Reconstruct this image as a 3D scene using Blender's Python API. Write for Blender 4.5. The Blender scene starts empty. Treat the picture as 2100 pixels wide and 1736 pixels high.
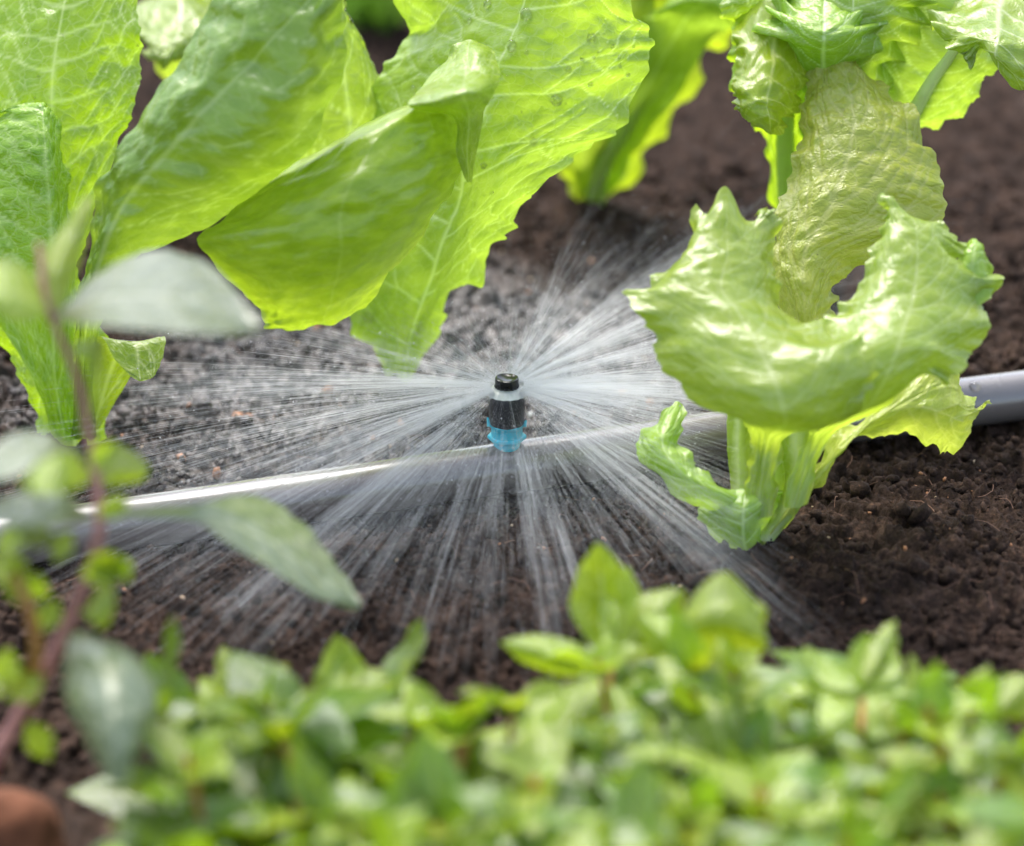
import bpy, bmesh, math, random
import numpy as np
from mathutils import Vector, Matrix, noise as mnoise

R = math.radians
random.seed(7)
rng = np.random.default_rng(11)
scene = bpy.context.scene
COL = scene.collection

# ------------------------------------------------------------------ camera
PITCH = R(25.0)
LOOK = np.array([0.001, 0.0, 0.023])
FWD = np.array([0, math.cos(PITCH), -math.sin(PITCH)])
UP = np.array([0, math.sin(PITCH), math.cos(PITCH)])
RIGHT = np.array([1.0, 0, 0])
CAM = LOOK - FWD * 1.0
FPX = 100.0 / 36.0 * 2100.0          # focal length in measured picture units (frame 2100 wide)


def P(x, y, d):
    """a place seen at (x, y), d centimetres out along the viewing axis"""
    d = d / 100.0
    return CAM + FWD * d + RIGHT * ((x - 1050) / FPX * d) + UP * ((868 - y) / FPX * d)


def depth_at_z(y, z):
    return 100 * (CAM[2] - z) / (math.sin(PITCH) - math.cos(PITCH) * (868 - y) / FPX)


cam = bpy.data.cameras.new('camera')
cam.lens = 100
cam.sensor_width = 36
cam.clip_start = 0.02
cam.clip_end = 500
cam.dof.use_dof = True
cam.dof.focus_distance = 0.985
cam.dof.aperture_fstop = 5.4
camo = bpy.data.objects.new('camera', cam)
COL.objects.link(camo)
camo.location = CAM
camo.rotation_euler = (math.pi / 2 - PITCH, 0, 0)
scene.camera = camo

# ------------------------------------------------------------------ light
SUN_EL, SUN_AZ = 60.0, -22.0          # azimuth from +Y (behind the bed) towards +X
w = bpy.data.worlds.new('World')
scene.world = w
w.use_nodes = True
nt = w.node_tree
sky = nt.nodes.new('ShaderNodeTexSky')
sky.sky_type = 'NISHITA'
sky.sun_disc = False
sky.sun_elevation = R(SUN_EL)
sky.sun_rotation = R(SUN_AZ)
sky.dust_density = 3.0
hs = nt.nodes.new('ShaderNodeHueSaturation')
hs.inputs['Saturation'].default_value = 0.75
nt.links.new(sky.outputs[0], hs.inputs['Color'])
bg = nt.nodes['Background']
nt.links.new(hs.outputs[0], bg.inputs[0])
bg.inputs[1].default_value = 0.15
sl = bpy.data.lights.new('sun', 'SUN')
sl.energy = 1.5
sl.angle = R(36)
sl.color = (1, 0.985, 0.96)
so = bpy.data.objects.new('sun', sl)
COL.objects.link(so)
sd = Vector((math.sin(R(SUN_AZ)) * math.cos(R(SUN_EL)), math.cos(R(SUN_AZ)) * math.cos(R(SUN_EL)), math.sin(R(SUN_EL))))
so.rotation_euler = sd.to_track_quat('Z', 'Y').to_euler()
so.location = sd * 5
scene.view_settings.view_transform = 'Standard'
scene.view_settings.look = 'None'
scene.view_settings.exposure = 1.7
scene.view_settings.gamma = 1.0
scene.cycles.max_bounces = 12
scene.cycles.transparent_max_bounces = 24
scene.cycles.transmission_bounces = 8
scene.cycles.sample_clamp_indirect = 6.0


# ------------------------------------------------------------------ object helpers
def tag(o, label=None, cat=None, group=None, kind=None):
    if label: o['label'] = label
    if cat: o['category'] = cat
    if group: o['group'] = group
    if kind: o['kind'] = kind
    return o


def empty(name, loc, label=None, cat=None, group=None):
    o = bpy.data.objects.new(name, None)
    COL.objects.link(o)
    o.location = Vector(loc)
    o.empty_display_size = 0.01
    tag(o, label, cat, group)
    return o


def link(name, me, mat, parent=None):
    o = bpy.data.objects.new(name, me)
    COL.objects.link(o)
    if mat: me.materials.append(mat)
    if parent is not None:
        o.parent = parent
        p, off = parent, Vector()
        o.matrix_parent_inverse = Matrix.Translation(-world_loc(parent))
    return o


def world_loc(o):
    v = Vector(o.location)
    if o.parent is not None and o.parent.type == 'EMPTY' and o.type == 'EMPTY':
        v += world_loc(o.parent)
    if o.type == 'MESH':
        return Vector((0, 0, 0)) if o.parent is not None else v
    return v


def mesh_np(name, V, F, smooth=True, uv=None, attrs=None):
    """V (n,3) array; F (m,k) int array of equal-sized faces"""
    me = bpy.data.meshes.new(name)
    V = np.asarray(V, dtype=np.float32)
    F = np.asarray(F, dtype=np.int32)
    m, k = F.shape
    me.vertices.add(len(V)); me.vertices.foreach_set('co', V.ravel())
    me.loops.add(m * k); me.loops.foreach_set('vertex_index', F.ravel())
    me.polygons.add(m)
    me.polygons.foreach_set('loop_start', np.arange(0, m * k, k, dtype=np.int32))
    if smooth:
        me.polygons.foreach_set('use_smooth', np.ones(m, dtype=bool))
    me.update(calc_edges=True)
    if uv is not None:
        l = me.uv_layers.new(name='UVMap')
        l.data.foreach_set('uv', uv[F.ravel()].astype(np.float32).ravel())
    for an, av in (attrs or {}).items():
        a = me.attributes.new(an, 'FLOAT', 'POINT')
        a.data.foreach_set('value', np.asarray(av, dtype=np.float32).ravel())
    return me


def grid_faces(nr, nc):
    i = np.arange(nr - 1)[:, None] * nc + np.arange(nc - 1)[None, :]
    i = i.ravel()
    return np.stack([i, i + 1, i + nc + 1, i + nc], 1)


def tubes(paths, radii, sides=6):
    """list of (n,3) paths, list of (n,) radii -> one V,F (quads, pinched ends)"""
    Vs, Fs, off = [], [], 0
    ang = np.linspace(0, 2 * np.pi, sides, endpoint=False)
    for p, r in zip(paths, radii):
        p = np.asarray(p, float); n = len(p)
        t = np.gradient(p, axis=0); t /= np.linalg.norm(t, axis=1)[:, None] + 1e-12
        ref = np.array([0, 0, 1.0]) if abs(t[0][2]) < 0.8 else np.array([1.0, 0, 0])
        a = np.cross(t, ref); a /= np.linalg.norm(a, axis=1)[:, None] + 1e-12
        b = np.cross(t, a)
        ring = p[:, None, :] + np.asarray(r)[:, None, None] * (np.cos(ang)[None, :, None] * a[:, None, :] + np.sin(ang)[None, :, None] * b[:, None, :])
        Vs.append(ring.reshape(-1, 3))
        i = np.arange(n - 1)[:, None] * sides
        j = np.arange(sides)[None, :]
        j2 = (j + 1) % sides
        f = np.stack([(i + j), (i + j2), (i + sides + j2), (i + sides + j)], -1).reshape(-1, 4) + off
        Fs.append(f)
        off += n * sides
    return np.concatenate(Vs), np.concatenate(Fs)


def catmull(C, n, axis=0):
    """Catmull-Rom resample of array C along axis to n samples (uniform parameter)"""
    C = np.moveaxis(np.asarray(C, float), axis, 0)
    k = len(C)
    ext = np.concatenate([[2 * C[0] - C[1]], C, [2 * C[-1] - C[-2]]])
    t = np.linspace(0, k - 1, n)
    i = np.minimum(t.astype(int), k - 2)
    f = (t - i).reshape((-1,) + (1,) * (C.ndim - 1))
    p0, p1, p2, p3 = ext[i], ext[i + 1], ext[i + 2], ext[i + 3]
    out = 0.5 * (2 * p1 + (p2 - p0) * f + (2 * p0 - 5 * p1 + 4 * p2 - p3) * f ** 2 + (3 * p1 - p0 - 3 * p2 + p3) * f ** 3)
    return np.moveaxis(out, 0, axis)


# ------------------------------------------------------------------ numpy noise
def _h(ix, iy, s):
    n = (ix.astype(np.int64) * 374761393 + iy.astype(np.int64) * 668265263 + s * 1274126177) & 0xFFFFFFFF
    n = ((n ^ (n >> 13)) * 1103515245) & 0xFFFFFFFF
    n = ((n ^ (n >> 16)) * 2654435761) & 0xFFFFFFFF
    return ((n ^ (n >> 15)) & 0xFFFFFF) / float(0xFFFFFF)


def vnoise(x, y, s=0):
    xi, yi = np.floor(x), np.floor(y)
    fx, fy = x - xi, y - yi
    fx = fx * fx * fx * (fx * (fx * 6 - 15) + 10); fy = fy * fy * fy * (fy * (fy * 6 - 15) + 10)
    a, b = _h(xi, yi, s), _h(xi + 1, yi, s)
    c, d = _h(xi, yi + 1, s), _h(xi + 1, yi + 1, s)
    return ((a + (b - a) * fx) * (1 - fy) + (c + (d - c) * fx) * fy) * 2 - 1


def fbm(x, y, s=0, o=4, g=0.5):
    r, a, t = 0, 1.0, 0
    for k in range(o):
        r = r + a * vnoise(x * 2 ** k + 17.3 * k, y * 2 ** k - 9.1 * k, s + k); t += a; a *= g
    return r / t


def worley(x, y, s=0):
    xi, yi = np.floor(x), np.floor(y)
    best = np.full(x.shape, 9.0); val = np.zeros(x.shape)
    for dx in (-1, 0, 1):
        for dy in (-1, 0, 1):
            cx, cy = xi + dx, yi + dy
            px = cx + _h(cx, cy, s); py = cy + _h(cx, cy, s + 5)
            d = (x - px) ** 2 + (y - py) ** 2
            m = d < best
            best = np.where(m, d, best); val = np.where(m, _h(cx, cy, s + 9), val)
    return np.sqrt(best), val


# ------------------------------------------------------------------ materials
def new_mat(name):
    m = bpy.data.materials.new(name)
    m.use_nodes = True
    n = m.node_tree.nodes; n.clear()
    out = n.new('ShaderNodeOutputMaterial')
    return m, n, m.node_tree.links, out


def nd(n, t, **kw):
    x = n.new(t)
    for k, v in kw.items():
        if k in x.inputs.keys(): x.inputs[k].default_value = v
        else: setattr(x, k, v)
    return x


def mixc(n, l, fac, a, b):
    m = n.new('ShaderNodeMix'); m.data_type = 'RGBA'
    for sock, v in ((m.inputs[0], fac), (m.inputs[6], a), (m.inputs[7], b)):
        if hasattr(v, 'is_linked'): l.new(v, sock)
        elif isinstance(v, (int, float)): sock.default_value = v
        else: sock.default_value = (*v, 1)
    return m.outputs[2]


def math_(n, l, op, a, b=None, clamp=False):
    m = n.new('ShaderNodeMath'); m.operation = op; m.use_clamp = clamp
    for i, v in enumerate((a, b)):
        if v is None: continue
        if hasattr(v, 'is_linked'): l.new(v, m.inputs[i])
        else: m.inputs[i].default_value = v
    return m.outputs[0]


def ramp(n, l, src, pts):
    r = n.new('ShaderNodeValToRGB')
    e = r.color_ramp.elements
    while len(e) < len(pts): e.new(0.5)
    for k, (p, c) in enumerate(pts):
        e[k].position = p; e[k].color = (*c, 1) if len(c) == 3 else c
    l.new(src, r.inputs[0])
    return r.outputs[0]


def leaf_mat(name, base, deep, pale, trans, tfac=0.45, rough=0.33, netscale=2.6, netbump=0.35, stain=0.0, netcol=0.35, spec=0.5):
    m, n, l, out = new_mat(name)
    uv = nd(n, 'ShaderNodeUVMap', uv_map='UVMap').outputs[0]
    nz = nd(n, 'ShaderNodeTexNoise', Scale=1.1, Detail=4.0); l.new(uv, nz.inputs['Vector'])
    oi = n.new('ShaderNodeObjectInfo')
    patch = ramp(n, l, nz.outputs[0], [(0.35, (0, 0, 0)), (0.68, (1, 1, 1))])
    c = mixc(n, l, patch, base, deep)
    # fine net of veins
    nd2 = nd(n, 'ShaderNodeTexNoise', Scale=2.0, Detail=2.0); l.new(uv, nd2.inputs['Vector'])
    wv = n.new('ShaderNodeVectorMath'); wv.operation = 'MULTIPLY_ADD'
    l.new(nd2.outputs['Color'], wv.inputs[0]); wv.inputs[1].default_value = (0.45, 0.45, 0); l.new(uv, wv.inputs[2])
    vo = nd(n, 'ShaderNodeTexVoronoi', feature='DISTANCE_TO_EDGE', Scale=netscale); l.new(wv.outputs[0], vo.inputs['Vector'])
    net = ramp(n, l, vo.outputs['Distance'], [(0.0, (1, 1, 1)), (0.085, (0, 0, 0))])
    vo2 = nd(n, 'ShaderNodeTexVoronoi', feature='DISTANCE_TO_EDGE', Scale=netscale * 3.1); l.new(wv.outputs[0], vo2.inputs['Vector'])
    net2 = ramp(n, l, vo2.outputs['Distance'], [(0.0, (1, 1, 1)), (0.12, (0, 0, 0))])
    f1 = math_(n, l, 'MULTIPLY', net, netcol)
    f2 = math_(n, l, 'MULTIPLY', net2, netcol * 0.35)
    fsum = math_(n, l, 'ADD', f1, f2, True)
    c = mixc(n, l, fsum, c, pale)
    at = nd(n, 'ShaderNodeAttribute', attribute_name='vein')
    c = mixc(n, l, at.outputs['Fac'], c, pale)
    tcol = mixc(n, l, at.outputs['Fac'], trans, tuple(min(1, x * 1.25 + 0.04) for x in trans))
    tn = ramp(n, l, nz.outputs[0], [(0.3, (1, 1, 1)), (0.75, (0.62, 0.7, 0.5))])
    mm = n.new('ShaderNodeMix'); mm.data_type = 'RGBA'; mm.blend_type = 'MULTIPLY'; mm.inputs[0].default_value = 1
    l.new(tcol, mm.inputs[6]); l.new(tn, mm.inputs[7]); tcol = mm.outputs[2]
    if stain:
        ns = nd(n, 'ShaderNodeTexNoise', Scale=0.9, Detail=8.0, Roughness=0.7); l.new(uv, ns.inputs['Vector'])
        sm = ramp(n, l, ns.outputs[0], [(0.60, (0, 0, 0)), (0.72, (1, 1, 1))])
        sm = math_(n, l, 'MULTIPLY', sm, stain)
        c = mixc(n, l, sm, c, (0.20, 0.17, 0.05))
        tcol = mixc(n, l, sm, tcol, (0.25, 0.2, 0.05))
        nsp = nd(n, 'ShaderNodeTexVoronoi', Scale=1.4); l.new(wv.outputs[0], nsp.inputs['Vector'])
        sp = ramp(n, l, nsp.outputs['Distance'], [(0.0, (1, 1, 1)), (0.09, (0, 0, 0))])
        ng = ramp(n, l, nd2.outputs[0], [(0.5, (0, 0, 0)), (0.6, (1, 1, 1))])
        spf = math_(n, l, 'MULTIPLY', math_(n, l, 'MULTIPLY', sp, ng), 0.85)
        c = mixc(n, l, spf, c, (0.03, 0.025, 0.01)); tcol = mixc(n, l, spf, tcol, (0.02, 0.02, 0.01))
    vr = math_(n, l, 'ADD', 0.86, math_(n, l, 'MULTIPLY', oi.outputs['Random'], 0.28))
    hu = math_(n, l, 'ADD', 0.480, math_(n, l, 'MULTIPLY', oi.outputs['Random'], 0.016))
    for which in (0, 1):
        hv = n.new('ShaderNodeHueSaturation')
        l.new(c if which == 0 else tcol, hv.inputs['Color']); l.new(vr, hv.inputs['Value']); l.new(hu, hv.inputs['Hue'])
        if which == 0: c = hv.outputs[0]
        else: tcol = hv.outputs[0]
    # bump : puckered blade + fine grain
    fine = nd(n, 'ShaderNodeTexNoise', Scale=22.0, Detail=3.0); l.new(uv, fine.inputs['Vector'])
    blis = ramp(n, l, vo.outputs['Distance'], [(0.0, (0, 0, 0)), (0.35, (1, 1, 1))])
    blis2 = ramp(n, l, vo2.outputs['Distance'], [(0.0, (0, 0, 0)), (0.35, (1, 1, 1))])
    hsum = math_(n, l, 'ADD', math_(n, l, 'MULTIPLY', blis, 1.0), math_(n, l, 'MULTIPLY', blis2, 0.35))
    hsum = math_(n, l, 'ADD', hsum, math_(n, l, 'MULTIPLY', fine.outputs[0], 0.25))
    bp = nd(n, 'ShaderNodeBump', Strength=netbump, Distance=0.0012); l.new(hsum, bp.inputs['Height'])
    pr = nd(n, 'ShaderNodeBsdfPrincipled', Roughness=rough)
    pr.inputs['Specular IOR Level'].default_value = spec
    l.new(c, pr.inputs['Base Color']); l.new(bp.outputs[0], pr.inputs['Normal'])
    tr = n.new('ShaderNodeBsdfTranslucent'); l.new(tcol, tr.inputs[0]); l.new(bp.outputs[0], tr.inputs['Normal'])
    ms = n.new('ShaderNodeMixShader'); ms.inputs[0].default_value = tfac
    l.new(pr.outputs[0], ms.inputs[1]); l.new(tr.outputs[0], ms.inputs[2])
    l.new(ms.outputs[0], out.inputs[0])
    return m


M = {}
M['romaine'] = leaf_mat('romaine leaf', (0.23, 0.40, 0.016), (0.14, 0.29, 0.008), (0.58, 0.68, 0.28), (0.44, 0.67, 0.014), rough=0.26, netscale=2.2, netbump=0.25, spec=0.7)
M['cupped'] = leaf_mat('smooth cupped leaf', (0.13, 0.26, 0.02), (0.095, 0.205, 0.012), (0.36, 0.45, 0.20), (0.28, 0.46, 0.022), tfac=0.38, rough=0.26, netscale=1.7, netbump=0.15, netcol=0.2, spec=0.8)
M['batavia'] = leaf_mat('pale frilled leaf', (0.28, 0.44, 0.045), (0.20, 0.36, 0.025), (0.58, 0.68, 0.34), (0.46, 0.70, 0.05), rough=0.25, netscale=2.0, netcol=0.25, netbump=0.2, spec=0.7)
M['batavia_deep'] = leaf_mat('deep lime leaf', (0.27, 0.42, 0.02), (0.19, 0.33, 0.012), (0.48, 0.57, 0.18), (0.46, 0.68, 0.02), tfac=0.48, rough=0.28, netscale=1.6, netbump=0.12, netcol=0.2, spec=0.7)
M['frilled_front'] = leaf_mat('thin lime frilled leaf', (0.32, 0.46, 0.06), (0.23, 0.39, 0.03), (0.56, 0.64, 0.32), (0.52, 0.74, 0.06), tfac=0.52, rough=0.24, netscale=1.8, netcol=0.3, netbump=0.14, spec=0.9)
M['crinkled'] = leaf_mat('crinkled ageing leaf', (0.47, 0.57, 0.09), (0.36, 0.50, 0.05), (0.62, 0.66, 0.26), (0.64, 0.80, 0.09), tfac=0.48, rough=0.28, netscale=1.5, netbump=0.4, stain=0.4, spec=0.7)
M['far'] = leaf_mat('far lettuce leaf', (0.23, 0.40, 0.03), (0.15, 0.30, 0.018), (0.42, 0.52, 0.2), (0.42, 0.66, 0.04), netbump=0.15)
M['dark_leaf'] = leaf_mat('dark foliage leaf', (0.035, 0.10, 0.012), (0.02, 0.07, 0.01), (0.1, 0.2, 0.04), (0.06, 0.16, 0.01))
M['herb'] = leaf_mat('herb leaf', (0.24, 0.36, 0.014), (0.13, 0.24, 0.008), (0.36, 0.44, 0.12), (0.48, 0.66, 0.012), rough=0.18, netscale=5.0, tfac=0.42, netbump=0.3, spec=0.7)
M['herb_deep'] = leaf_mat('deep green herb leaf', (0.085, 0.19, 0.008), (0.05, 0.12, 0.005), (0.22, 0.30, 0.07), (0.28, 0.48, 0.01), rough=0.2, netscale=5.0, tfac=0.4, netbump=0.2, spec=0.7)
M['herb_glare'] = leaf_mat('glare grey herb leaf', (0.15, 0.19, 0.10), (0.10, 0.14, 0.06), (0.30, 0.33, 0.2), (0.26, 0.32, 0.12), rough=0.16, netscale=3.5, tfac=0.34, spec=1.0, netbump=0.15)  # herb green greyed so that sky glare is painted into the leaf colour


def simple_mat(name, col, rough=0.5, spec=0.5, noise=0.15, nscale=400, trans=None, bump=0.0, coat=0.0, alpha=None, transmission=0, ior=1.45, sss=0):
    m, n, l, out = new_mat(name)
    tc = n.new('ShaderNodeTexCoord')
    nz = nd(n, 'ShaderNodeTexNoise', Scale=nscale, Detail=4.0); l.new(tc.outputs['Object'], nz.inputs['Vector'])
    c = mixc(n, l, nz.outputs[0], tuple(x * (1 - noise) for x in col), tuple(min(1, x * (1 + noise)) for x in col))
    pr = nd(n, 'ShaderNodeBsdfPrincipled', Roughness=rough, IOR=ior)
    pr.inputs['Specular IOR Level'].default_value = spec
    pr.inputs['Transmission Weight'].default_value = transmission
    pr.inputs['Coat Weight'].default_value = coat
    l.new(c, pr.inputs['Base Color'])
    if bump:
        bp = nd(n, 'ShaderNodeBump', Strength=bump, Distance=0.0005); l.new(nz.outputs[0], bp.inputs['Height'])
        l.new(bp.outputs[0], pr.inputs['Normal'])
    res = pr.outputs[0]
    if trans:
        tr = n.new('ShaderNodeBsdfTranslucent'); tr.inputs[0].default_value = (*trans, 1)
        ms = n.new('ShaderNodeMixShader'); ms.inputs[0].default_value = 0.35
        l.new(res, ms.inputs[1]); l.new(tr.outputs[0], ms.inputs[2]); res = ms.outputs[0]
    if alpha is not None:
        tp = n.new('ShaderNodeBsdfTransparent')
        ms = n.new('ShaderNodeMixShader'); ms.inputs[0].default_value = alpha
        l.new(tp.outputs[0], ms.inputs[1]); l.new(res, ms.inputs[2]); res = ms.outputs[0]
    l.new(res, out.inputs[0])
    return m


M['rib'] = simple_mat('pale lettuce rib', (0.66, 0.76, 0.40), 0.35, trans=(0.85, 0.95, 0.5), nscale=250)
M['rib_green'] = simple_mat('green lettuce rib', (0.40, 0.58, 0.10), 0.35, trans=(0.7, 0.9, 0.15), nscale=250)
M['stem_red'] = simple_mat('reddish stem', (0.40, 0.20, 0.18), 0.35, trans=(0.5, 0.25, 0.2), noise=0.3)
M['stem_orange'] = simple_mat('orange stem', (0.46, 0.23, 0.07), 0.4, trans=(0.4, 0.25, 0.06), noise=0.35, nscale=150)
M['stem_green'] = simple_mat('green stem', (0.24, 0.34, 0.06), 0.4, trans=(0.35, 0.5, 0.08))
M['cap'] = simple_mat('black cap plastic', (0.012, 0.013, 0.012), 0.22, 0.5, bump=0.1, nscale=900)
M['body'] = simple_mat('charcoal plastic', (0.03, 0.03, 0.033), 0.35, 0.5, bump=0.1, nscale=900)
M['blue'] = simple_mat('cyan plastic', (0.10, 0.70, 0.84), 0.3, 0.5, noise=0.06, trans=(0.05, 0.6, 0.75))
M['skirt'] = simple_mat('wet clear plastic', (0.75, 0.78, 0.72), 0.15, 0.6, noise=0.05, alpha=0.38)
M['water'] = simple_mat('water', (1, 1, 1), 0.0, 0.5, noise=0.0, transmission=1.0, ior=1.33)
M['clay'] = simple_mat('terracotta clay', (0.13, 0.05, 0.025), 0.9, 0.3, noise=0.7, nscale=160, bump=1.0)
M['white_bit'] = simple_mat('white mineral', (0.8, 0.8, 0.78), 0.5, noise=0.1)


# ------------------------------------------------------------------ leaf builder
def seg_dist(px, py, A, B):
    """distance of points to nearest of segments A->B (with width weighting done by caller)"""
    best = np.full(px.shape, 1e9)
    for (ax, ay), (bx, by), wd in zip(A, B, W_CUR):
        dx, dy = bx - ax, by - ay
        L2 = dx * dx + dy * dy + 1e-12
        t = np.clip(((px - ax) * dx + (py - ay) * dy) / L2, 0, 1)
        d = np.hypot(px - ax - t * dx, py - ay - t * dy) / wd
        best = np.minimum(best, d)
    return best


def vein_field(uc, vc, hw, L, n, rnd, rise=0.22, wmid=1.6, wside=0.55, fork=True):
    """distance field (in units of local vein width) over the blade; uc,vc in cm"""
    global W_CUR
    A, B, W_CUR = [], [], []

    def poly(pts, w0, w1):
        for k in range(len(pts) - 1):
            A.append(pts[k]); B.append(pts[k + 1])
            W_CUR.append((w0 + (w1 - w0) * k / max(1, len(pts) - 2)) * 0.1)
    mid = [(0, L * t) for t in np.linspace(0, 0.97, 14)]
    poly(mid, wmid, 0.25)
    for side in (-1, 1):
        for k in range(n):
            v0 = (0.10 + 0.82 * (k + rnd.uniform(-0.3, 0.3)) / n)
            pts = []
            rs = rise * rnd.uniform(0.7, 1.3)
            wob = rnd.uniform(0, 6)
            for t in np.linspace(0, 0.93, 9):
                uu = side * t * hw
                vv = L * (v0 + rs * (t ** 1.25)) + 0.05 * L * 0.3 * math.sin(wob + t * 7) * t
                pts.append((uu, vv))
            poly(pts, wside, 0.14)
            if fork:
                for f0, sg in ((3, 1), (5, -1), (6, 1)):
                    b0 = pts[f0]
                    q = [b0]
                    for s in range(1, 5):
                        q.append((b0[0] + side * hw * 0.085 * s, b0[1] + sg * L * 0.022 * s + L * rs * 0.09 * s * (0.6 if sg < 0 else 1.1) + rnd.uniform(-1, 1) * 0.01 * L))
                    poly(q, wside * 0.55, 0.10)
    return seg_dist(uc, vc, A, B)


def leaf(parent, rows, mat, off=0.0, nu=60, nv=110, ruffle=0.0, rf=9.0, jag=0.0, jn=40, quilt=0.3, veins=7, rise=0.22,
         wmid=1.6, wside=0.55, frill=0.0, ff=22, rib=None, ribmat='rib', seed=0, name='leaf', label=None, cup=0.0, fork=True, vstr=1.0, lump=0.0):
    rnd = random.Random(seed * 31 + 5)
    C = np.array([[P(x, y, d + off) for (x, y, d) in r] for r in rows])
    S = catmull(catmull(C, nv + 1, 0), nu + 1, 1)
    u = np.linspace(-1, 1, nu + 1)[None, :].repeat(nv + 1, 0)
    v = np.linspace(0, 1, nv + 1)[:, None].repeat(nu + 1, 1)
    mid = S[:, nu // 2, :]
    L = np.linalg.norm(np.diff(mid, axis=0), axis=1).sum() * 100
    hwrow = 0.5 * (np.linalg.norm(S[:, 0] - mid, axis=1) + np.linalg.norm(S[:, -1] - mid, axis=1)) * 100
    hw = max(0.2, float(np.percentile(hwrow, 75)))
    if jag:
        for side in (0, 1):
            prof = np.zeros(nv + 1)
            vv = np.linspace(0, 1, nv + 1)
            c = 0.04
            while c < 0.99:
                wd = rnd.uniform(0.35, 1.0) / jn
                a = rnd.uniform(0.3, 1.0)
                x = (vv - c)
                t = np.where(x < 0, 1 + x / (wd * 1.3), 1 - x / (wd * 0.5))
                prof = np.maximum(prof, a * np.clip(t, 0, 1) ** 1.4)
                c += rnd.uniform(0.35, 1.9) / jn
            prof += 0.5 * vnoise(vv * jn * 0.25 + seed, vv * 0 + side * 7.7, 3)
            e = np.clip((np.abs(u) - 0.45) / 0.55, 0, 1) ** 1.6
            msk = (u < 0) if side == 0 else (u > 0)
            # tooth size in cm, towards the outside
            dirv = S[:, 0] - mid if side == 0 else S[:, -1] - mid
            ln = np.linalg.norm(dirv, axis=1)[:, None] + 1e-9
            dirn = dirv / ln
            amp = np.minimum(jag / 100, ln[:, 0] * 0.5)
            S = S + (e * msk)[:, :, None] * (prof * amp)[:, None, None] * dirn[:, None, :]
    # normals
    du = np.gradient(S, axis=1); dv = np.gradient(S, axis=0)
    N = np.cross(du, dv); N /= np.linalg.norm(N, axis=2)[:, :, None] + 1e-12
    uc = u * hw; vc = v * L
    if veins >= 0:
        D = vein_field(uc, vc, hw, L, veins, rnd, rise, wmid, wside, fork)
    else:
        D = np.full(u.shape, 9.0)
    vein = np.clip(1.25 - D, 0, 1) * vstr
    h = np.zeros_like(u)
    if quilt:
        h += quilt * 0.001 * (1 - np.exp(-np.minimum(D, 30) / 4.0))
        h += quilt * 0.0008 * vnoise(uc * 2.2 + seed, vc * 2.2, 4)
    if lump:
        h += lump * 0.001 * fbm(uc * 0.55 + seed * 3, vc * 0.8, 8, 2)
    if ruffle:
        e = np.clip((np.abs(u) - 0.25) / 0.75, 0, 1) ** 1.7
        ph = seed * 1.7
        wv = np.sin(v * rf * 6.283 + ph + 1.5 * vnoise(v * rf + seed, np.sign(u) * 3.0, 2) + (u > 0) * 2.1)
        wv = wv * 0.7 + 0.6 * vnoise(v * rf * 2.3 + seed * 5, u * 2, 6)
        h += ruffle * 0.001 * e * wv
    if frill:
        e2 = np.clip((np.abs(u) - 0.6) / 0.4, 0, 1) ** 1.5
        fw = vnoise(v * ff + seed, np.sign(u) * 5.0 + u * 1.5, 12) + 0.6 * vnoise(v * ff * 2.1, np.sign(u) * 9.0, 14)
        h += frill * 0.001 * e2 * fw * (0.5 + vnoise(v * 4 + seed, np.sign(u) * 2, 15) ** 2 * 2)
    S = S + N * h[:, :, None]
    V = S.reshape(-1, 3)
    me = mesh_np(name, V, grid_faces(nv + 1, nu + 1), uv=np.stack([uc.ravel() + seed * 3.1, vc.ravel()], 1), attrs={'vein': vein.ravel()})
    o = link(name, me, M[mat], parent)
    if label: o['label'] = label
    if rib:
        k = np.linspace(0, nv * 0.86, 40).astype(int)
        mp = S[k, nu // 2, :]
        nn = N[k, nu // 2, :]
        r = np.linspace(rib[0], rib[1], 40) * 0.001
        Vt, Ft = tubes([mp], [r], 8)
        link('midrib', mesh_np('midrib', Vt, Ft), M[ribmat], o)
    o['_S'] = 0
    del o['_S']
    GRID[o.name] = (S, N)
    return o


GRID = {}


def row(*a):
    """row of control places sharing one depth pattern: (d, (x,y), (x,y)...) or d tuple"""
    d, pts = a[0], a[1:]
    if not isinstance(d, (tuple, list)): d = [d] * len(pts)
    return [(x, y, dd) for (x, y), dd in zip(pts, d)]


# ================================================================== GROUND
def soil_h(x, y, fine=True):
    h = 0.0045 * fbm(x * 11, y * 11, 1, 3) - 0.0045
    h = h + 0.010 * np.exp(-(((x - 0.13) / 0.10) ** 2 + ((y + 0.075) / 0.045) ** 2))   # heap on the right, before the pipe
    h = h + 0.006 * np.exp(-(((x + 0.02) / 0.10) ** 2 + ((y + 0.12) / 0.03) ** 2))
    d = (y + 0.005 - 0.317 * x) / 1.05
    h = h - 0.005 * np.exp(-((d + 0.010) / 0.016) ** 2)                                    # the pipe lies in a slight trough
    if fine:
        a = fbm(x * 60, y * 60, 20, 3)
        h = h + 0.0022 * a
        for k, (sc, am) in enumerate(((75, 0.0052), (170, 0.0034), (400, 0.0018))):
            dd, val = worley(x * sc + 3 * a, y * sc - 2 * a, 40 + 3 * k)
            h = h + am * (np.clip(1 - dd * 1.15, 0, 1) ** 0.8) * (0.35 + val)
        h = h + 0.0007 * vnoise(x * 900, y * 900, 60)
    return h


def axis_vals(lo, hi, step, far, mids=()):
    v = list(np.arange(lo, hi, step))
    s = step; x = lo; pre = []
    while x > -far:
        s *= 1.28; x -= s; pre.append(x)
    s = step; x = v[-1]; post = []
    while x < far:
        s *= 1.28; x += s; post.append(x)
    return np.array(pre[::-1] + v + post)


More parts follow.
